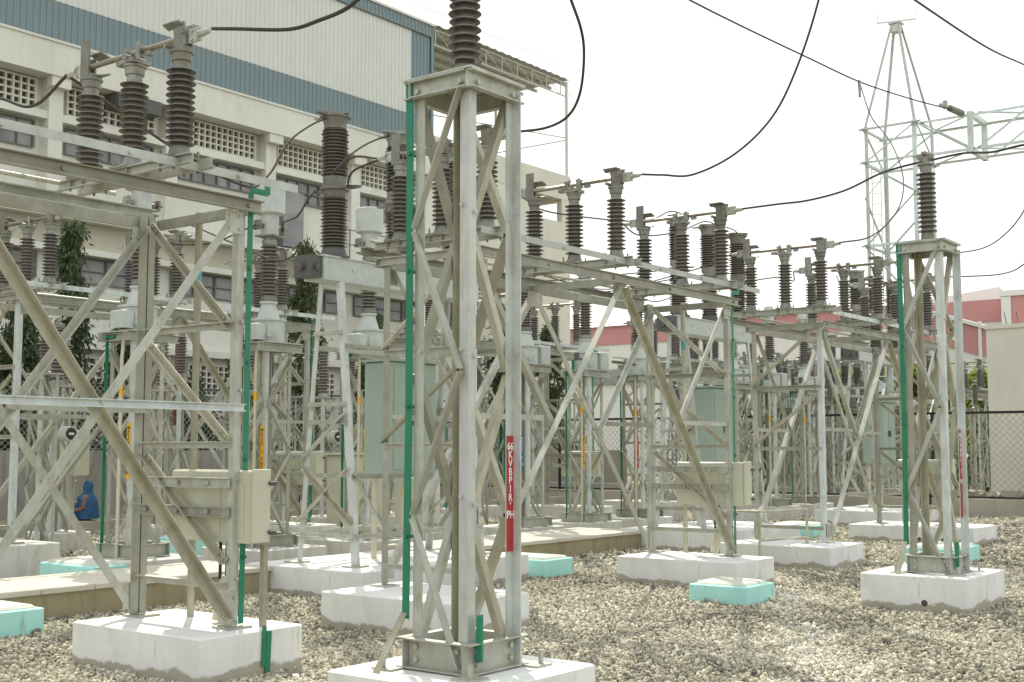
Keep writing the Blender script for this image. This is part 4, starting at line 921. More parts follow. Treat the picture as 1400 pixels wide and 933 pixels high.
# wall bands (local y: 0 = column face, + is into the building)
hb('wall', M['white_wall'], (X0, 0.45, 0), (X1, 6, 13.4))
hb('parapet', M['white_wall'], (X0, -0.35, 13.25), (X1+0.05, 0.40, 14.30))
hb('coping', M['white_wall'], (X0, -0.40, 14.302), (X1+0.05, 0.08, 14.38))
hb('ledge', M['white_wall'], (X0, 0.05, 11.93), (X1, 0.44, 12.18))
hb('ledge', M['white_wall'], (X0, -0.15, 8.86), (X1, 0.44, 9.10))
hb('ledge', M['white_wall'], (X0, -0.02, 7.80), (X1, 0.44, 8.0))
hb('ledge', M['white_wall'], (X0, -0.02, 4.80), (X1, 0.44, 5.02))
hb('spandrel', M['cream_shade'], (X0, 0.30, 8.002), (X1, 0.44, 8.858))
for x in colx:
    hb('column', M['white_wall'], (x-0.22, -0.02, 9.102), (x+0.22, 0.448, 13.248))
    hb('column', M['white_wall'], (x-0.3, -0.3, 12.92), (x+0.3, 0.0, 13.246))
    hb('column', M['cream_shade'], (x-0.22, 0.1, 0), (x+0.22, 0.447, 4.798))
def lattice(parent, x0, x1, z0, z1, nx, nz, y0=0.30, y1=0.46):
    m = MB(); w = 0.055
    for i in range(nx+1):
        x = x0+(x1-x0)*i/nx; m.bb((x-w/2, y0, z0), (x+w/2, y1-0.02, z1))
    for k in range(nz+1):
        z = z0+(z1-z0)*k/nz; m.bb((x0, y0+0.004, z-w/2), (x1, y1-0.024, z+w/2))
    g = m.build('vent_grille', M['cream_wall'], parent, 0)
    MB().bb((x0, y1-0.015, z0), (x1, y1-0.005, z1)).build('grille_shade_panel', M['recess_shade'], g, 0)  # dark sheet painted in for the shade behind the grille
def window(parent, x0, x1, z0, z1, n, rows=2, y=0.44):
    m = MB(); f = 0.06
    for i in range(n+1):
        x = x0+(x1-x0)*i/n; m.bb((x-(f if i % 2 == 0 else 0.03)/2, y-0.09, z0), (x+(f if i % 2 == 0 else 0.03)/2, y-0.02, z1))
    for k in range(rows+1):
        z = z0+(z1-z0)*k/rows; m.bb((x0, y-0.086, z-0.02), (x1, y-0.024, z+0.02))
    w_ = m.build('window', M['grey_shutter'], parent, 0)
    MB().bb((x0, y-0.012, z0), (x1, y-0.004, z1)).build('glass', M['glass'], w_, 0)
for i in range(len(colx)-1):
    a, b = colx[i]+0.55, colx[i+1]-0.45
    if b < 8: continue
    lattice(hall, a, b, 12.28, 13.18, 13, 4)
    window(hall, a, b, 11.02, 11.86, 6)
    window(hall, a-0.2, b+0.2, 6.95, 7.75, 4)
    lattice(hall, a+0.5, b-0.2, 3.5, 4.55, 10, 5)
def ribbed(name, m, x0, x1, z0, z1, y, parent, pitch=0.2, d=0.035):
    vs, fs = [], []; x = x0; k = 0
    prof = [(0, 0), (0.62, 0), (0.70, -1), (0.92, -1), (1.0, 0)]
    xs = []
    while x < x1 - 1e-6:
        for u, h in prof[:-1]: xs.append((min(x+u*pitch, x1), y+h*d))
        x += pitch
    xs.append((x1, y))
    for q in xs: vs += [(q[0], q[1], z0), (q[0], q[1], z1)]
    fs = [(2*i, 2*i+2, 2*i+3, 2*i+1) for i in range(len(xs)-1)]
    mb = MB(); mb.add(vs, fs); return mb.build(name, m, parent, 0)
ribbed('cladding', M['clad_blue'], X0, 29.5, 14.30, 15.78, 0.10, hall)
ribbed('cladding', M['clad_white'], X0, 28.4, 15.80, 19.45, 0.12, hall)
ribbed('cladding', M['clad_blue'], 28.4, 29.5, 15.80, 19.45, 0.11, hall)
ribbed('cladding', M['clad_blue'], X0, 29.55, 19.45, 19.95, 0.03, hall)
hb('corner_trim', M['clad_blue'], (29.5, 0.02, 14.64), (29.62, 0.3, 19.95))
hb('upper_wall', M['clad_white'], (X0, 0.2, 14.64), (29.56, 16, 19.9))
hb('roof', M['roof_pale'], (X0, -0.05, 19.955), (29.7, 16, 20.05))
# cream end block with open corner
c1 = 38.9
hb('end_wall', M['cream_wall'], (X1+0.002, 0.05, 0), (c1, 0.35, 11.6))
hb('end_wall', M['cream_wall'], (X1+0.002, 0.05, 11.602), (31.0, 0.35, 13.9)); hb('end_wall', M['cream_wall'], (33.3, 0.05, 11.602), (35.9, 0.35, 13.9))
hb('end_wall', M['cream_wall'], (35.902, 0.05, 11.602), (c1, 0.35, 12.75)); hb('end_wall', M['cream_wall'], (38.3, 0.05, 12.752), (c1, 0.35, 13.9))
hb('end_parapet', M['cream_wall'], (X1+0.06, 0.03, 13.902), (c1+0.02, 0.33, 15.15))
hb('end_side', M['cream_wall'], (c1-0.3, 0.352, 0), (c1-0.002, 7, 12.75)); hb('end_side', M['cream_wall'], (c1-0.3, 0.335, 13.902), (c1, 7, 15.14)); hb('end_side', M['cream_wall'], (c1-0.3, 2.4, 12.752), (c1-0.002, 7, 13.9))
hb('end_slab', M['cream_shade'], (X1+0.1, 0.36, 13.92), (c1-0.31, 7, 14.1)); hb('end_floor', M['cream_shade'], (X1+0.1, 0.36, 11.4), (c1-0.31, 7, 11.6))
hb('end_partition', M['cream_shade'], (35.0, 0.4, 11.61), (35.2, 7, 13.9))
w_ = MB()
for x in np.arange(31.1, 33.3, 0.14): w_.bb((x, 0.0, 11.62), (x+0.025, 0.03, 13.88))
for z in (12.2, 12.8, 13.4): w_.bb((31.0, 0.008, z), (33.3, 0.022, z+0.03))
wo = w_.build('window', M['grey_shutter'], hall, 0); MB().bb((31.0, 0.28, 11.61), (33.3, 0.3, 13.89)).build('glass', M['glass'], wo, 0)
for x in (13.95, 21.9, 29.2):
    MB().tube([(x, -0.08, 0.3), (x, -0.08, 8.8)], 0.06, 8).build('downpipe', M['kerb_grey'], hall)
# roof canopy
cz = 20.0
ca = MB(); xs = np.arange(29.6, 39.05, 0.25); vs = []; fs = []
for i, x in enumerate(xs):
    z = cz + (0.05 if i % 2 else 0.0); vs += [(x, -0.1, z), (x, 11, z)]
fs = [(2*i, 2*i+1, 2*i+3, 2*i+2) for i in range(len(xs)-1)]
ca.add(vs, fs); ca.build('canopy_roof', M['roof_under'], hall, 0)
pl = MB()
for y in np.arange(0.3, 11, 0.9): pl.bb((29.7, y, cz-0.15), (39.0, y+0.12, cz-0.01))
pl.build('purlin', M['roof_under'], hall, 0)
tr = MB().tube([(29.6, 0.1, cz-0.10), (38.8, 0.1, cz-0.10)], 0.035, 6).tube([(29.6, 0.1, cz-0.8), (38.8, 0.1, cz-0.8)], 0.035, 6)
for i in range(9):
    x = 29.8+i*1.06; tr.tube([(x, 0.1, cz-0.8), (x, 0.1, cz-0.1)], 0.028, 6).tube([(x, 0.1, cz-0.1), (x+1.0, 0.1, cz-0.8)], 0.018, 6)
tr.build('canopy_truss', M['truss_grey'], hall)
for x, y in ((38.75, 0.1), (38.75, 4.6), (38.75, 9.0)):
    MB().tube([(x, y, 14.0), (x, y, cz-0.05)], 0.07, 8).build('canopy_post', M['frame_white'], hall)
MB().tube([(38.75, 0.1, 17.0), (38.75, 9, 17.0)], 0.03, 6).tube([(34, 4.6, 17.9), (38.75, 0.1, 17.1)], 0.03, 6).build('canopy_tie', M['frame_white'], hall)
ra = MB().tube([(21, 0.6, 21.0), (38.6, 0.6, 21.0)], 0.018, 6)
for x in np.arange(21, 39, 2.2): ra.tube([(x, 0.6, 20.0), (x, 0.6, 21.0)], 0.018, 6)
ra.build('roof_railing', M['frame_white'], hall)
hb('air_duct', M['dark_metal'], (15.2, -0.5, 12.75), (16.7, 0.3, 13.22)).data.name = 'air_duct'
# steel walkway with rails on the low flat roof beside the hall
wk = MB().bb((22.0, -2.0, 8.6), (33.0, -0.4, 8.7))
wk.build('walkway', M['kerb_grey'], hall)
wr = MB()
for x in np.arange(22.2, 33, 1.2): wr.tube([(x, -1.95, 8.7), (x, -1.95, 9.8)], 0.02, 6)
for z in (9.25, 9.8): wr.tube([(22.2, -1.95, z), (33, -1.95, z)], 0.02, 6)
wr.build('walkway_railing', M['grey_shutter'], hall)
hb('service_door', M['glass'], (22.0, -0.03, 9.2), (22.9, 0.447, 11.3))

for ch in hall.children_recursive: ch.data.transform(Matrix.Diagonal((1.1166, 1.0, 1.0, 1.0)))
# ------------------------------------------------------------------ far buildings at right
far = thing('warehouse', 'long low warehouse with haze-paled red upper band and pale roof on the horizon', 'building', (70.7, 19.7, 0), None, 0, True)
MB().bb((0, 0, 0), (40, 70, 8.7)).build('wall', M['clad_far_white'], far, 0)
MB().bb((-0.08, -0.06, 8.7), (40, 70, 9.95)).build('red_band', M['clad_pink'], far, 0)
rf = MB(); rf.add([(-0.3, 6, 9.96), (-0.3, 70.5, 9.96), (20, 70.5, 13.2), (20, 6, 13.2), (40, 6, 9.96), (40, 70.5, 9.96)], [(0, 1, 2, 3), (3, 2, 5, 4), (0, 3, 4), (1, 5, 2)]); rf.build('roof', M['roof_pale'], far, 0)
MB().bb((-0.2, 8, 6.0), (-0.02, 30, 7.0)).build('window', M['glass'], far, 0)
blk = thing('warehouse', 'squarer haze-paled red shed with white corner trims at the far right', 'building', (69.3, 9.5, 0), None, 0, True)
MB().bb((0, 0, 0), (30, 9.9, 8.3)).build('wall', M['clad_far_white'], blk, 0)
MB().bb((-0.06, -0.05, 8.3), (30, 9.95, 9.9)).build('red_band', M['clad_pink'], blk, 0)
tm = MB().bb((-0.2, -0.2, 9.9), (30.1, 10.1, 10.2)).bb((-0.15, 9.5, 7.5), (0.0, 10.0, 9.88)).bb((-0.15, 4.5, 7.5), (0.0, 4.8, 9.88)); tm.build('trim', M['clad_far_white'], blk, 0)
an = thing('lean_to_shed', 'small sloping roofed shed with haze-paled red top right of the right column', 'building', (55.3, 15.6, 0), None, 0, True)
m_ = MB(); m_.add([(0, 0, 0), (0, 5, 0), (0, 5, 8.3), (0, 0, 6.6), (10, 0, 0), (10, 5, 0), (10, 5, 8.3), (10, 0, 6.6)], [(0, 3, 2, 1), (4, 5, 6, 7), (0, 4, 7, 3), (1, 2, 6, 5), (3, 7, 6, 2)]); m_.build('wall', M['clad_far_white'], an, 0)
m_ = MB(); m_.add([(-0.05, 0, 5.4), (-0.05, 5, 7.0), (-0.05, 5, 8.28), (-0.05, 0, 6.58)], [(0, 3, 2, 1)]); m_.build('red_band', M['clad_pink'], an, 0)
m_ = MB().box((5, 2.5, 7.55), (10.4, 5.5, 0.16), 0, 0, math.atan2(1.7, 5))
for y in (0.9, 2.5, 4.2): m_.box((-0.1, y, 6.0), (0.08, 0.14, 2.4))
m_.build('roof', M['clad_far_white'], an, 0)
rw = thing('control_room', 'plain cream plastered block behind the fence at the right edge', 'building', (33.3, 1.75, 0), None, 0, True)
MB().bb((0, 0, 0), (7, 8.05, 4.75)).build('wall', M['cream_wall'], rw, 0)
MB().bb((-0.04, -0.02, 4.752), (7.02, 8.09, 4.86)).build('coping', M['cream_wall'], rw, 0)
rb = MB()
for y in (7.6, 7.3, 6.2): rb.tube([(0.3, y, 4.85), (0.3, y+0.05, 5.2)], 0.012, 5)
rb.build('starter_bar', M['dark_metal'], rw)
MB().bb((-0.5, 7.3, 0), (-0.02, 7.8, 0.55)).build('step_block', M['kerb_grey'], rw, 0)

# lattice pylon with beam
t = thing('lattice_pylon', 'tall pale lattice pylon with pointed top and side beam against white sky at right', 'pylon', (28.15, 11.2, 0))
ax, ay = 0.75, 0.72
for sx in (-1, 1):
    for sy in (-1, 1):
        MB().ang((sx*ax, sy*ay, 0), (sx*ax, sy*ay, 10.6), (-sx, 0, 0), (0, -sy, 0), 0.10, 0.012).build('leg', M['steel_pale'], t)
        MB().ang((sx*ax, sy*ay, 10.6), (sx*0.12, sy*0.12, 13.6), (-sx, 0, 0), (0, -sy, 0), 0.065, 0.008).build('peak_leg', M['steel_pale'], t)
br = 0
lv = [0.4, 2.1, 3.8, 5.5, 7.2, 8.6, 9.55, 10.5]
for i in range(len(lv)-1):
    z0, z1 = lv[i], lv[i+1]; g = 1 if i % 2 else -1
    for s_ in (-1, 1):
        MB().ang((-g*ax, s_*ay, z0), (g*ax, s_*ay, z1), (1, 0, 0), (0, s_, 0), 0.045).build('brace', M['steel_pale'], t)
        MB().ang((s_*ax, -g*ay, z0), (s_*ax, g*ay, z1), (0, 1, 0), (s_, 0, 0), 0.045).build('brace', M['steel_pale'], t)
for z in (7.2, 9.55, 10.5):
    for s_ in (-1, 1):
        MB().ang((-ax-0.15, s_*ay, z), (ax+0.15, s_*ay, z), (0, s_, 0), (0, 0, 1), 0.06).build('horizontal', M['steel_pale'], t)
        MB().ang((s_*ax, -ay-0.15, z), (s_*ax, ay+0.15, z), (s_, 0, 0), (0, 0, 1), 0.06).build('horizontal', M['steel_pale'], t)
MB().box((0, 0, 13.63), (0.34, 0.34, 0.06)).box((0, 0, 13.48), (0.26, 0.26, 0.22)).tube([(0.2, -0.5, 13.72), (-0.1, 0.5, 13.72)], 0.02, 6).tube([(0.2, -0.5, 13.7), (0.2, -0.5, 14.0)], 0.012, 5).tube([(-0.1, 0.5, 13.7), (-0.1, 0.5, 14.0)], 0.012, 5).build('peak_cap', M['steel_pale'], t)
ld = MB().tube([(-ax+0.1, ay-0.15, 0), (-ax+0.1, ay-0.15, 9.5)], 0.015, 5).tube([(-ax+0.1, ay-0.40, 0), (-ax+0.1, ay-0.40, 9.5)], 0.015, 5)
for z in np.arange(0.3, 9.5, 0.3): ld.tube([(-ax+0.1, ay-0.15, z), (-ax+0.1, ay-0.40, z)], 0.012, 5)
ld.build('ladder', M['steel_pale'], t)
t = thing('gantry_beam', 'square lattice beam reaching from the pylon to the right edge', 'lattice beam', (S((28.15, 11.2))[0], S((28.15, 11.2))[1]-0.8, 9.55), None, 0, True)
for x in (-0.62, 0.62):
    for z in (0, 0.98): MB().ang((x, 0, z), (x, -12, z), (-1 if x > 0 else 1, 0, 0), (0, 0, 1 if z < 0.5 else -1), 0.065, 0.008).build('chord', M['steel_pale'], t)
for i in range(8):
    y0, y1 = -i*1.5-0.05, -(i+1)*1.5+0.05; g = i % 2
    for x in (-0.62, 0.62): MB().ang((x, y0, 0.02 if g else 0.96), (x, y1, 0.96 if g else 0.02), (0, 1, 0), (1, 0, 0), 0.042).build('brace', M['steel_pale'], t)
    for z in (0.0, 0.98): MB().ang((-0.6 if g else 0.6, y0, z), (0.6 if g else -0.6, y1, z), (0, 1, 0), (0, 0, 1), 0.042).build('brace', M['steel_pale'], t)
    if i in (1, 3, 5):
        f_ = MB()
        for x in (-0.62, 0.62): f_.box((x, y0+0.2, 0.49), (0.12, 0.14, 1.1))
        for z in (0.0, 0.98): f_.box((0, y0+0.2, z), (1.3, 0.13, 0.12))
        f_.build('frame', M['steel_pale'], t)
t = thing('strain_insulator', 'small grey strain insulator joining the overhead line to the beam', 'insulator', (27.55, 9.45, 10.58))
MB().tube([(-0.5, 0.1, 0), (-0.3, 0.06, 0.0), (-0.29, 0.06, 0.0), (0.35, -0.06, -0.02)], [0.035, 0.045, 0.085, 0.09], 12).build('insulator', M['cast'], t)
MB().tube([(-0.75, 0.15, 0), (-0.45, 0.09, 0)], 0.05, 8).box((-0.5, 0.1, 0.05), (0.12, 0.1, 0.2)).build('clamp', M['steel'], t)
t = thing('line_clamp', 'small clamp hanging from the overhead line left of the pylon', 'clamp', (21.9, 9.58, 9.87))
MB().box((0, 0, -0.08), (0.09, 0.05, 0.2)).box((0, 0, -0.26), (0.06, 0.04, 0.2)).build('clamp', M['cast'], t)

# ------------------------------------------------------------------ equipment beyond the black fence
far_ct = fc
spots = [(27.2, 13.6, 'tall transformer with dark ribbed stack beyond the black fence, under the right gantry'), (29.8, 12.6, 'transformer beyond the black fence right of the tall dark one'), (33.0, 9.7, 'transformer with pale head beyond the fence, just left of the cream block'), (32.6, 13.2, 'third transformer beyond the fence, in the middle distance'), (31.5, 16.8, 'transformer beyond the fence behind the middle gantry box'), (34.0, 17.6, 'distant transformer beyond the fence, right of the middle gantry box')]
for x, y, lab in spots: dup(far_ct, (x, y, 0.25), lab)
dup(cb, (33.0, 15.2, 0.3), 'circuit breaker beyond the black fence behind the right column')
dup(cb, (29.5, 19.0, 0.3), 'circuit breaker beyond the black fence behind the middle gantry')
dup(g2, (27.2, 15.0, 0.3), 'steel gantry beyond the black fence with its leg cluster behind the right gantry')
dup(g2, (33.5, 11.2, 0.3), 'distant steel gantry beyond the fence, left of the cream block')
dup(g2, (33.5, 20.5, 0.3), 'distant steel gantry beyond the fence behind the middle gantry')
for x, y, lab in ((27.75, 15.4, 'left disconnector on the gantry beyond the black fence'), (29.4, 15.5, 'middle disconnector on the gantry beyond the black fence'), (31.2, 15.5, 'right disconnector on the gantry beyond the black fence'), (34.0, 11.7, 'left disconnector on the distant gantry near the cream block'), (35.8, 11.7, 'right disconnector on the distant gantry near the cream block')):
    dup(d1, (x, y, 0.3+GH+0.055), lab)
for x, y in ((27.0, 17.4), (28.6, 17.5), (30.2, 17.4), (26.9, 11.9), (31.4, 14.2), (35.5, 15.2), (28.4, 12.9)):
    c_ = dup(ar, (x, y, 0.2), 'slim arrester column beyond the black fence, ' + {27.0: 'first of three behind the middle gantry end', 28.6: 'second of three behind the middle gantry end', 30.2: 'third of three behind the middle gantry end', 26.9: 'close behind the right gantry', 31.4: 'between the distant transformers', 35.5: 'before the far trees', 28.4: 'just left of the pylon foot'}[x])
    for ch in list(c_.children):
        if ch.name.startswith('sign_strip'):
            for gc in list(ch.children): bpy.data.objects.remove(gc)
            bpy.data.objects.remove(ch)
for i, (a, b, lab) in enumerate((((26.4, 9.6), (27.0, 24), 'long grey concrete kerb just beyond the black fence'), ((28.2, 9.4), (28.8, 24), 'second grey concrete kerb beyond the black fence'))):
    t = thing('kerb', lab, 'kerb', (a[0], a[1], 0)); MB().bb((0, 0, -0.02), (b[0]-a[0], b[1]-a[1], 0.42+0.1*i)).build('kerb_block', M['kerb_grey'], t)
# slim columns whose fellows nothing tells apart
sc_ = thing('bus_support', 'slim pale lattice column with one ribbed insulator before the dark boundary wall', 'bus support', (6.2, 18.0, 0.0), 'slim lattice bus supports before the boundary wall')
pedestal(sc_, 2.7, 0.30, M['steel'], 5, 0.05, 0.032)
MB().bb((-0.2, -0.2, 2.7), (0.2, 0.2, 2.72)).build('top_plate', M['steel'], sc_)
ip_ = MB().lathe((0, 0, 0), ins_profile(2.85, 3.45, 13, 0.055, 0.098), 18).build('insulator', M['porc'], sc_)
MB().lathe((0, 0, 0), [(0.1, 2.72), (0.1, 2.74), (0.065, 2.76), (0.05, 2.86)], 14).build('flange', M['cast'], ip_)
MB().lathe((0, 0, 0), [(0.05, 3.445), (0.06, 3.45), (0.06, 3.52), (0.08, 3.53), (0.08, 3.55), (0.02, 3.57)], 14).build('cap', M['cast'], ip_)
for x in (4.6, 7.9, 9.6, 11.3, 13.0, 14.8, 16.6, 18.4, 20.2): dup(sc_, (x, 18.0, 0.0), sc_['label'])
for x in (6.4, 8.6, 10.3, 12.1, 13.7, 15.5, 17.2, 19.0): dup(sc_, (x, 15.3, 0.0), sc_['label'])
lab_ = 'slim pale lattice column in the crowded yard beyond the black fence'
for i, (x, y) in enumerate(((26.6, 12.7), (27.9, 14.3), (29.0, 16.1), (30.3, 13.4), (31.0, 15.4), (32.2, 17.8), (33.4, 14.4), (34.5, 16.6), (28.0, 18.6), (30.6, 19.6), (35.2, 12.6), (36.0, 18.2), (29.2, 11.2), (31.8, 10.6), (34.0, 10.6))):
    c_ = dup(sc_, (x, y, 0.1), lab_); c_['group'] = 'slim lattice columns in the far yard'
far_lab = 'pale transformer among the crowded steelwork far beyond the black fence'
for x, y in ((28.6, 15.6), (32.0, 12.0), (35.0, 14.0), (30.0, 17.6), (36.5, 16.2)):
    c_ = dup(far_ct, (x, y, 0.25), far_lab); c_['group'] = 'far transformers beyond the fence'
# rubbish by the low wall at right
t = thing('rubble_heap', 'small heap of rubble and steel offcuts at the foot of the cream block', 'rubble', (26.6, 7.6, 0.1))
rr = bpy.data.meshes.new('rubble_piece')
tag(t, kind='stuff')
q_ = MB()
for i in range(60):
    q_.box((random.uniform(-0.7, 0.9), random.uniform(-1.6, 1.6), random.uniform(0.0, 0.42)), (random.uniform(0.08, 0.4), random.uniform(0.08, 0.3), random.uniform(0.05, 0.2)), random.random()*3, random.uniform(-0.4, 0.4), random.uniform(-0.4, 0.4))
bpy.data.objects.remove(t); bpy.data.meshes.remove(rr)
t = q_.build('rubble_heap', M['rubble'], None); t.location = (31.7, 8.2, 0.1)
tag(t, 'small heap of rubble and steel offcuts at the foot of the cream block', 'rubble', None, 'stuff')
for nm_, lab, m_, p, s_ in (('cloth_bundle', 'crumpled dark red cloth bundle by the fence at right', 'cloth_red', (30.9, 7.75, 0.42), 0.22), ('plastic_sack', 'crumpled white sack by the fence at the right edge', 'cloth_white', (30.9, 7.05, 0.42), 0.27)):
    if m_ not in M: M[m_] = cloth(m_, *(((0.3, 0.04, 0.06), (0.42, 0.08, 0.09)) if 'red' in m_ else ((0.6, 0.6, 0.57), (0.8, 0.8, 0.78))))
    v, f = iv.copy(), ifc
    rs = np.random.RandomState(len(lab)); mb = MB()
    import bmesh
    bm = bmesh.new(); bmesh.ops.create_icosphere(bm, subdivisions=3, radius=1.0)
    for q in bm.verts:
        k = 1 + 0.18*math.sin(q.co.x*5+q.co.y*3) + 0.12*math.sin(q.co.z*7+q.co.x*4+1) + random.uniform(-0.04, 0.04)
        q.co = Vector((q.co.x*k*1.1, q.co.y*k*1.3, (q.co.z*k+0.7)*0.62))*s_
    me = bpy.data.meshes.new(nm_); bm.to_mesh(me); bm.free(); me.materials.append(M[m_])
    o = bpy.data.objects.new(nm_, me); col.objects.link(o); o.location = p; tag(o, lab, nm_.replace('_', ' '))

# ------------------------------------------------------------------ trees
def leafmesh(name, P, D, ln, wd, tint, m, parent):
    """one narrow folded leaf per point P along direction D"""
    n = len(P); D = D/np.linalg.norm(D, axis=1)[:, None]
    s = np.cross(D, np.random.normal(size=(n, 3))); s /= np.linalg.norm(s, axis=1)[:, None]
    V = np.stack([P, P + D*ln[:, None]*0.5 + s*wd[:, None], P + D*ln[:, None], P + D*ln[:, None]*0.5 - s*wd[:, None]], 1).reshape(-1, 3)
    me = bpy.data.meshes.new(name); me.vertices.add(n*4); me.vertices.foreach_set('co', V.reshape(-1).astype(np.float32))
    me.loops.add(n*4); me.loops.foreach_set('vertex_index', np.arange(n*4, dtype=np.int32))
    me.polygons.add(n); me.polygons.foreach_set('loop_start', (np.arange(n)*4).astype(np.int32)); me.update(calc_edges=True)
    a = me.attributes.new('tint', 'FLOAT', 'POINT'); a.data.foreach_set('value', np.repeat(tint, 4).astype(np.float32))
    me.materials.append(m); o = bpy.data.objects.new(name, me); col.objects.link(o); o.parent = parent; return o
def mast_tree(loc, h, r, lab, m, seed, nbr=90, lpb=70, taper=1.0, name='mast_tree', base=0.08):
    rs = np.random.RandomState(seed); np.random.seed(seed); lf = 1.0 if name == 'mast_tree' else 1.7
    t = thing(name, lab, 'tree', loc, 'narrow drooping trees beyond the boundary wall' if name == 'mast_tree' else 'bushy bright trees beyond the fence')
    tr = MB(); tr.tube([(0, 0, 0), (0.05, 0.03, h*0.35), (-0.04, 0.05, h*0.7), (0.02, 0, h*0.98)], [0.11, 0.08, 0.05, 0.012], 8)
    Ps, Ds, Ts = [], [], []
    lobes = rs.uniform(0.45, 1.25, 9)
    for i in range(nbr):
        u = rs.rand() ** 0.9; z = h*(base + (0.97-base)*u)
        if rs.rand() < 0.45 and lobes[int(u*8.99)] < 0.75: continue
        R_ = r * (1-u)**(0.5*taper) * rs.uniform(0.3, 1.25) * lobes[int(u*8.99)] + 0.10
        a = rs.uniform(0, 2*math.pi); rise = rs.uniform(0.0, 0.35)*R_; droop = rs.uniform(0.3, 0.9)*R_ + 0.2
        p0 = np.array((0, 0, z)); p1 = np.array((math.cos(a)*R_*0.6, math.sin(a)*R_*0.6, z+rise)); p2 = np.array((math.cos(a)*R_, math.sin(a)*R_, z+rise-droop))
        tr.tube([p0, p1, p2], [0.022, 0.014, 0.004], 5, False)
        s_ = rs.uniform(0.25, 1.0, lpb); k = s_[:, None]
        q = (1-k)**2*p0 + 2*k*(1-k)*p1 + k*k*p2 + rs.normal(size=(lpb, 3))*np.array((0.10, 0.10, 0.13))
        d = rs.normal(size=(lpb, 3))*0.45 + np.array((math.cos(a)*0.35, math.sin(a)*0.35, -0.85))
        Ps.append(q); Ds.append(d); Ts.append(np.clip(rs.normal(0.30 + 0.3*rs.rand() + 0.15*u, 0.16, lpb), 0, 1))
    tr.build('trunk', M['bark'], t)
    P_, D_, T_ = np.concatenate(Ps), np.concatenate(Ds), np.concatenate(Ts)
    leafmesh('crown', P_, D_, rs.uniform(0.14, 0.26, len(P_))*lf, rs.uniform(0.020, 0.042, len(P_))*lf, T_, m, t)
    return t
mast_tree((11.8, 26.6, 0), 7.8, 1.05, 'tall narrow dark tree standing left, behind the slanted braces', M['leaf'], 1, 127, 66)
mast_tree((10.3, 26.2, 0), 5.6, 1.3, 'shorter broad dark tree at far left next to the tall one', M['leaf'], 2, 110, 66)
mast_tree((13.4, 26.8, 0), 5.9, 1.3, 'dark leafy tree just right of the tall left tree', M['leaf'], 3, 119, 66)
mast_tree((15.6, 27.0, 0), 3.9, 1.2, 'low dark tree behind the left gantry back leg', M['leaf'], 4, 90, 70)
mast_tree((19.2, 26.6, 0), 8.5, 0.85, 'slim pale green tree left of the breaker poles', M['leaf_light'], 5, 130, 70)
mast_tree((17.4, 27.2, 0), 5.2, 0.9, 'small pale green tree behind the green earth strip', M['leaf_light'], 6, 90, 70)
mast_tree((22.5, 27.2, 0), 6.4, 1.0, 'dark tree hidden behind the mint cabinet', M['leaf'], 7, 100, 70)
mast_tree((28.6, 27.0, 0), 7.3, 1.2, 'dark drooping tree right of the foreground column front leg', M['leaf'], 8, 127, 66)
mast_tree((31.9, 27.4, 0), 6.9, 1.25, 'dusty green tree before the corner of the cream wall', M['leaf_light'], 9, 140, 80)
mast_tree((8.3, 26.8, 0), 6.0, 1.2, 'dark tree at the left picture edge', M['leaf'], 12, 110, 70)
for i, (x, y, h, r, lab) in enumerate(((38.0, 15.2, 5.0, 1.9, 'sunlit yellow green tree, right one behind the right gantry'), (38.5, 17.8, 4.8, 1.7, 'sunlit yellow green tree, middle one behind the right gantry'), (39.0, 20.6, 4.2, 1.6, 'sunlit yellow green tree, left one behind the right gantry'), (40.5, 13.2, 4.6, 1.6, 'sunlit yellow green tree behind the green striped right column'))):
    mast_tree((x, y, 0), h, r, lab, M['leaf_bright'], 20+i, 170, 75, 0.75, 'bushy_tree', 0.2)

# ------------------------------------------------------------------ seated person
def skin_mesh(name, verts, edges, radii, m, parent, root=0, sub=2):
    me = bpy.data.meshes.new(name); me.from_pydata([tuple(v) for v in verts], edges, []); me.update()
    o = bpy.data.objects.new(name, me); col.objects.link(o)
    o.modifiers.new('s', 'SKIN'); sd = o.modifiers.new('u', 'SUBSURF'); sd.levels = sub; sd.render_levels = sub
    for i, rr_ in enumerate(radii):
        sv = me.skin_vertices[0].data[i]; sv.radius = rr_ if isinstance(rr_, tuple) else (rr_, rr_); sv.use_root = (i == root)
    dg = bpy.context.evaluated_depsgraph_get(); dg.update()
    nm = bpy.data.meshes.new_from_object(o.evaluated_get(dg)); bpy.data.objects.remove(o); bpy.data.meshes.remove(me)
    nm.name = name; nm.materials.clear(); nm.materials.append(m)
    nm.polygons.foreach_set('use_smooth', [True]*len(nm.polygons))
    ob = bpy.data.objects.new(name, nm); col.objects.link(ob); ob.parent = parent; return ob
t = thing('person', 'person in blue headscarf and blue clothes sitting sideways by the dark wall at far left', 'person', (9.20, 19.78, 0.0), None, R(132.7))
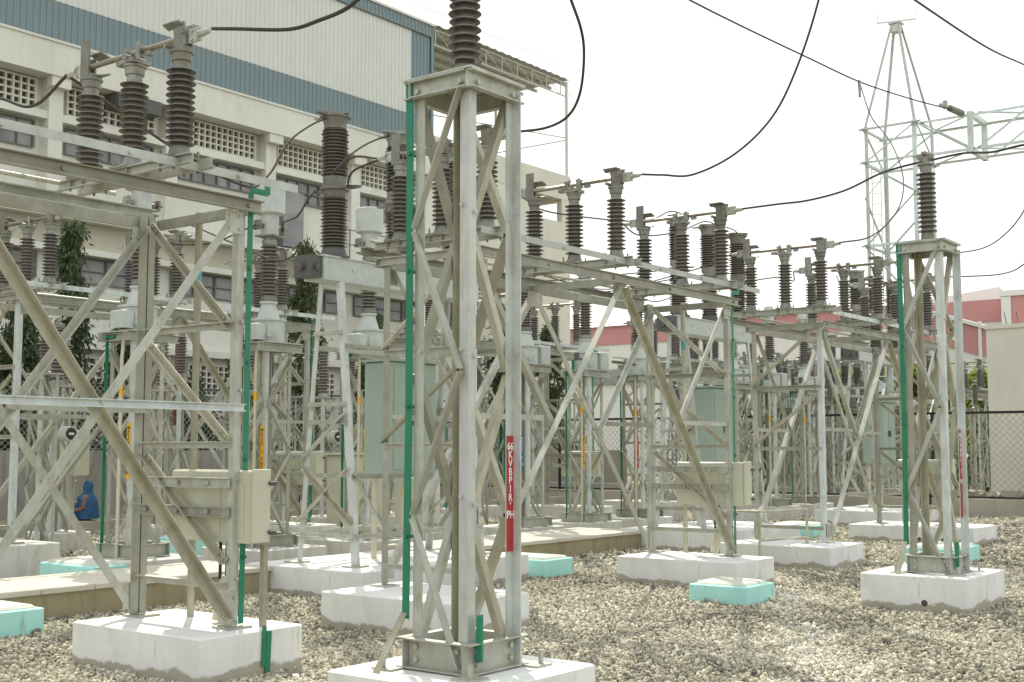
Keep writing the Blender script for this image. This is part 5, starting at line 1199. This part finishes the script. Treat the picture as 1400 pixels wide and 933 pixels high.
# local: facing +x (picture left), sitting on a kerb; hip height 0.28
J = [(0, 0, 0.30), (0.01, 0, 0.48), (0.03, 0, 0.66), (0.03, 0, 0.76), (0.05, 0, 0.86),
     (0.0, 0.10, 0.29), (0.36, 0.11, 0.44), (0.30, 0.11, 0.08), (0.43, 0.11, 0.04),
     (0.0, -0.10, 0.29), (0.38, -0.11, 0.42), (0.34, -0.11, 0.08), (0.47, -0.11, 0.04),
     (0.02, 0.17, 0.68), (0.04, 0.21, 0.46), (0.24, 0.17, 0.42), (0.32, 0.14, 0.45),
     (0.02, -0.17, 0.68), (0.0, -0.22, 0.47), (0.06, -0.22, 0.28), (0.10, -0.22, 0.20)]
Ed = [(0, 1), (1, 2), (2, 3), (3, 4), (0, 5), (5, 6), (6, 7), (7, 8), (0, 9), (9, 10), (10, 11), (11, 12), (2, 13), (13, 14), (14, 15), (15, 16), (2, 17), (17, 18), (18, 19), (19, 20)]
Rd = [0.14, (0.13, 0.11), (0.13, 0.10), 0.05, 0.085, 0.10, 0.065, 0.045, 0.04, 0.10, 0.065, 0.045, 0.04, 0.055, 0.042, 0.035, 0.03, 0.055, 0.042, 0.035, 0.03]
skin_mesh('body', J, Ed, Rd, M['skin'], t)
sc = MB().lathe((0.0, 0, 0), [(0.235, 0.26), (0.225, 0.40), (0.215, 0.55), (0.20, 0.66), (0.14, 0.72), (0.115, 0.78), (0.125, 0.86), (0.115, 0.93), (0.07, 0.985), (0.01, 1.0)], 22, 0.86, 1.0)
for i, p in enumerate(sc.v):
    w_ = 0.014*math.sin(p[1]*60+p[2]*7) ; x = p[0]+w_+(0.03 if p[2] > 0.6 else 0)
    if p[2] > 0.76 and x > 0.06: x -= 0.045
    sc.v[i] = (x, p[1]+0.01*math.sin(p[2]*40), p[2])
sc.build('headscarf', M['blue_cloth'], t, 80)
MB().tube([(0.0, 0.0, 0.30), (0.2, 0, 0.38), (0.40, 0, 0.42), (0.42, 0, 0.25), (0.38, 0, 0.06)], [0.20, 0.19, 0.17, 0.15, 0.16], 16).build('skirt', M['navy_cloth'], t, 80)
MB().tube([(0.0, -0.17, 0.70), (-0.01, -0.22, 0.48), (0.05, -0.23, 0.30)], [0.07, 0.065, 0.055], 12).build('sleeve', M['blue_cloth'], t, 80)
t2 = thing('stone_seat', 'low rough concrete block the blue clad person sits on', 'block', (9.20, 19.78, 0))
MB().bevbox((-0.2, -0.2, 0), (0.2, 0.2, 0.225), 0.02).build('block', M['kerb_grey'], t2)

# ------------------------------------------------------------------ light, sky, camera
elev = 46.0; az = Vector((0.65, 0.76, 0)).normalized()
sd = Vector((az.x*math.cos(R(elev)), az.y*math.cos(R(elev)), math.sin(R(elev))))
L = bpy.data.lights.new('sun', 'SUN'); L.energy = 5.0; L.angle = R(0.6); L.color = (1.0, 0.93, 0.80)
so = bpy.data.objects.new('sun', L); col.objects.link(so); so.rotation_euler = (-sd).to_track_quat('-Z', 'Y').to_euler(); so.location = (0, 0, 40)
w = bpy.data.worlds.new('World'); scene.world = w; w.use_nodes = True; nt = w.node_tree
bg = nt.nodes['Background']
sky = nt.nodes.new('ShaderNodeTexSky'); sky.sky_type = 'NISHITA'; sky.sun_disc = False; sky.sun_elevation = R(elev)
sky.sun_rotation = math.atan2(az.x, az.y); sky.dust_density = 6.0; sky.air_density = 1.2
mx = nt.nodes.new('ShaderNodeMix'); mx.data_type = 'RGBA'; mx.inputs[0].default_value = 0.86
nt.links.new(sky.outputs[0], mx.inputs[6]); mx.inputs[7].default_value = (13.6, 13.9, 13.7, 1)   # bright white haze
nt.links.new(mx.outputs[2], bg.inputs[0]); bg.inputs[1].default_value = 0.1
cam = bpy.data.cameras.new('camera'); cam.lens = 36.0*1690/1400; cam.sensor_width = 36.0; cam.clip_start = 0.1; cam.clip_end = 2000
co = bpy.data.objects.new('camera', cam); col.objects.link(co); co.location = (0, 0, 1.6)
pt = math.atan((615-466.5)/1690)
fw = Vector((math.cos(aU)*math.cos(pt), math.sin(aU)*math.cos(pt), math.sin(pt)))
co.rotation_euler = fw.to_track_quat('-Z', 'Y').to_euler()
scene.camera = co
scene.view_settings.view_transform = 'Standard'; scene.view_settings.look = 'None'; scene.view_settings.exposure = 0; scene.view_settings.gamma = 1
scene.render.engine = 'CYCLES'
scene.render.resolution_x = 1024; scene.render.resolution_y = 682
scene.cycles.max_bounces = 6; scene.cycles.use_denoising = True
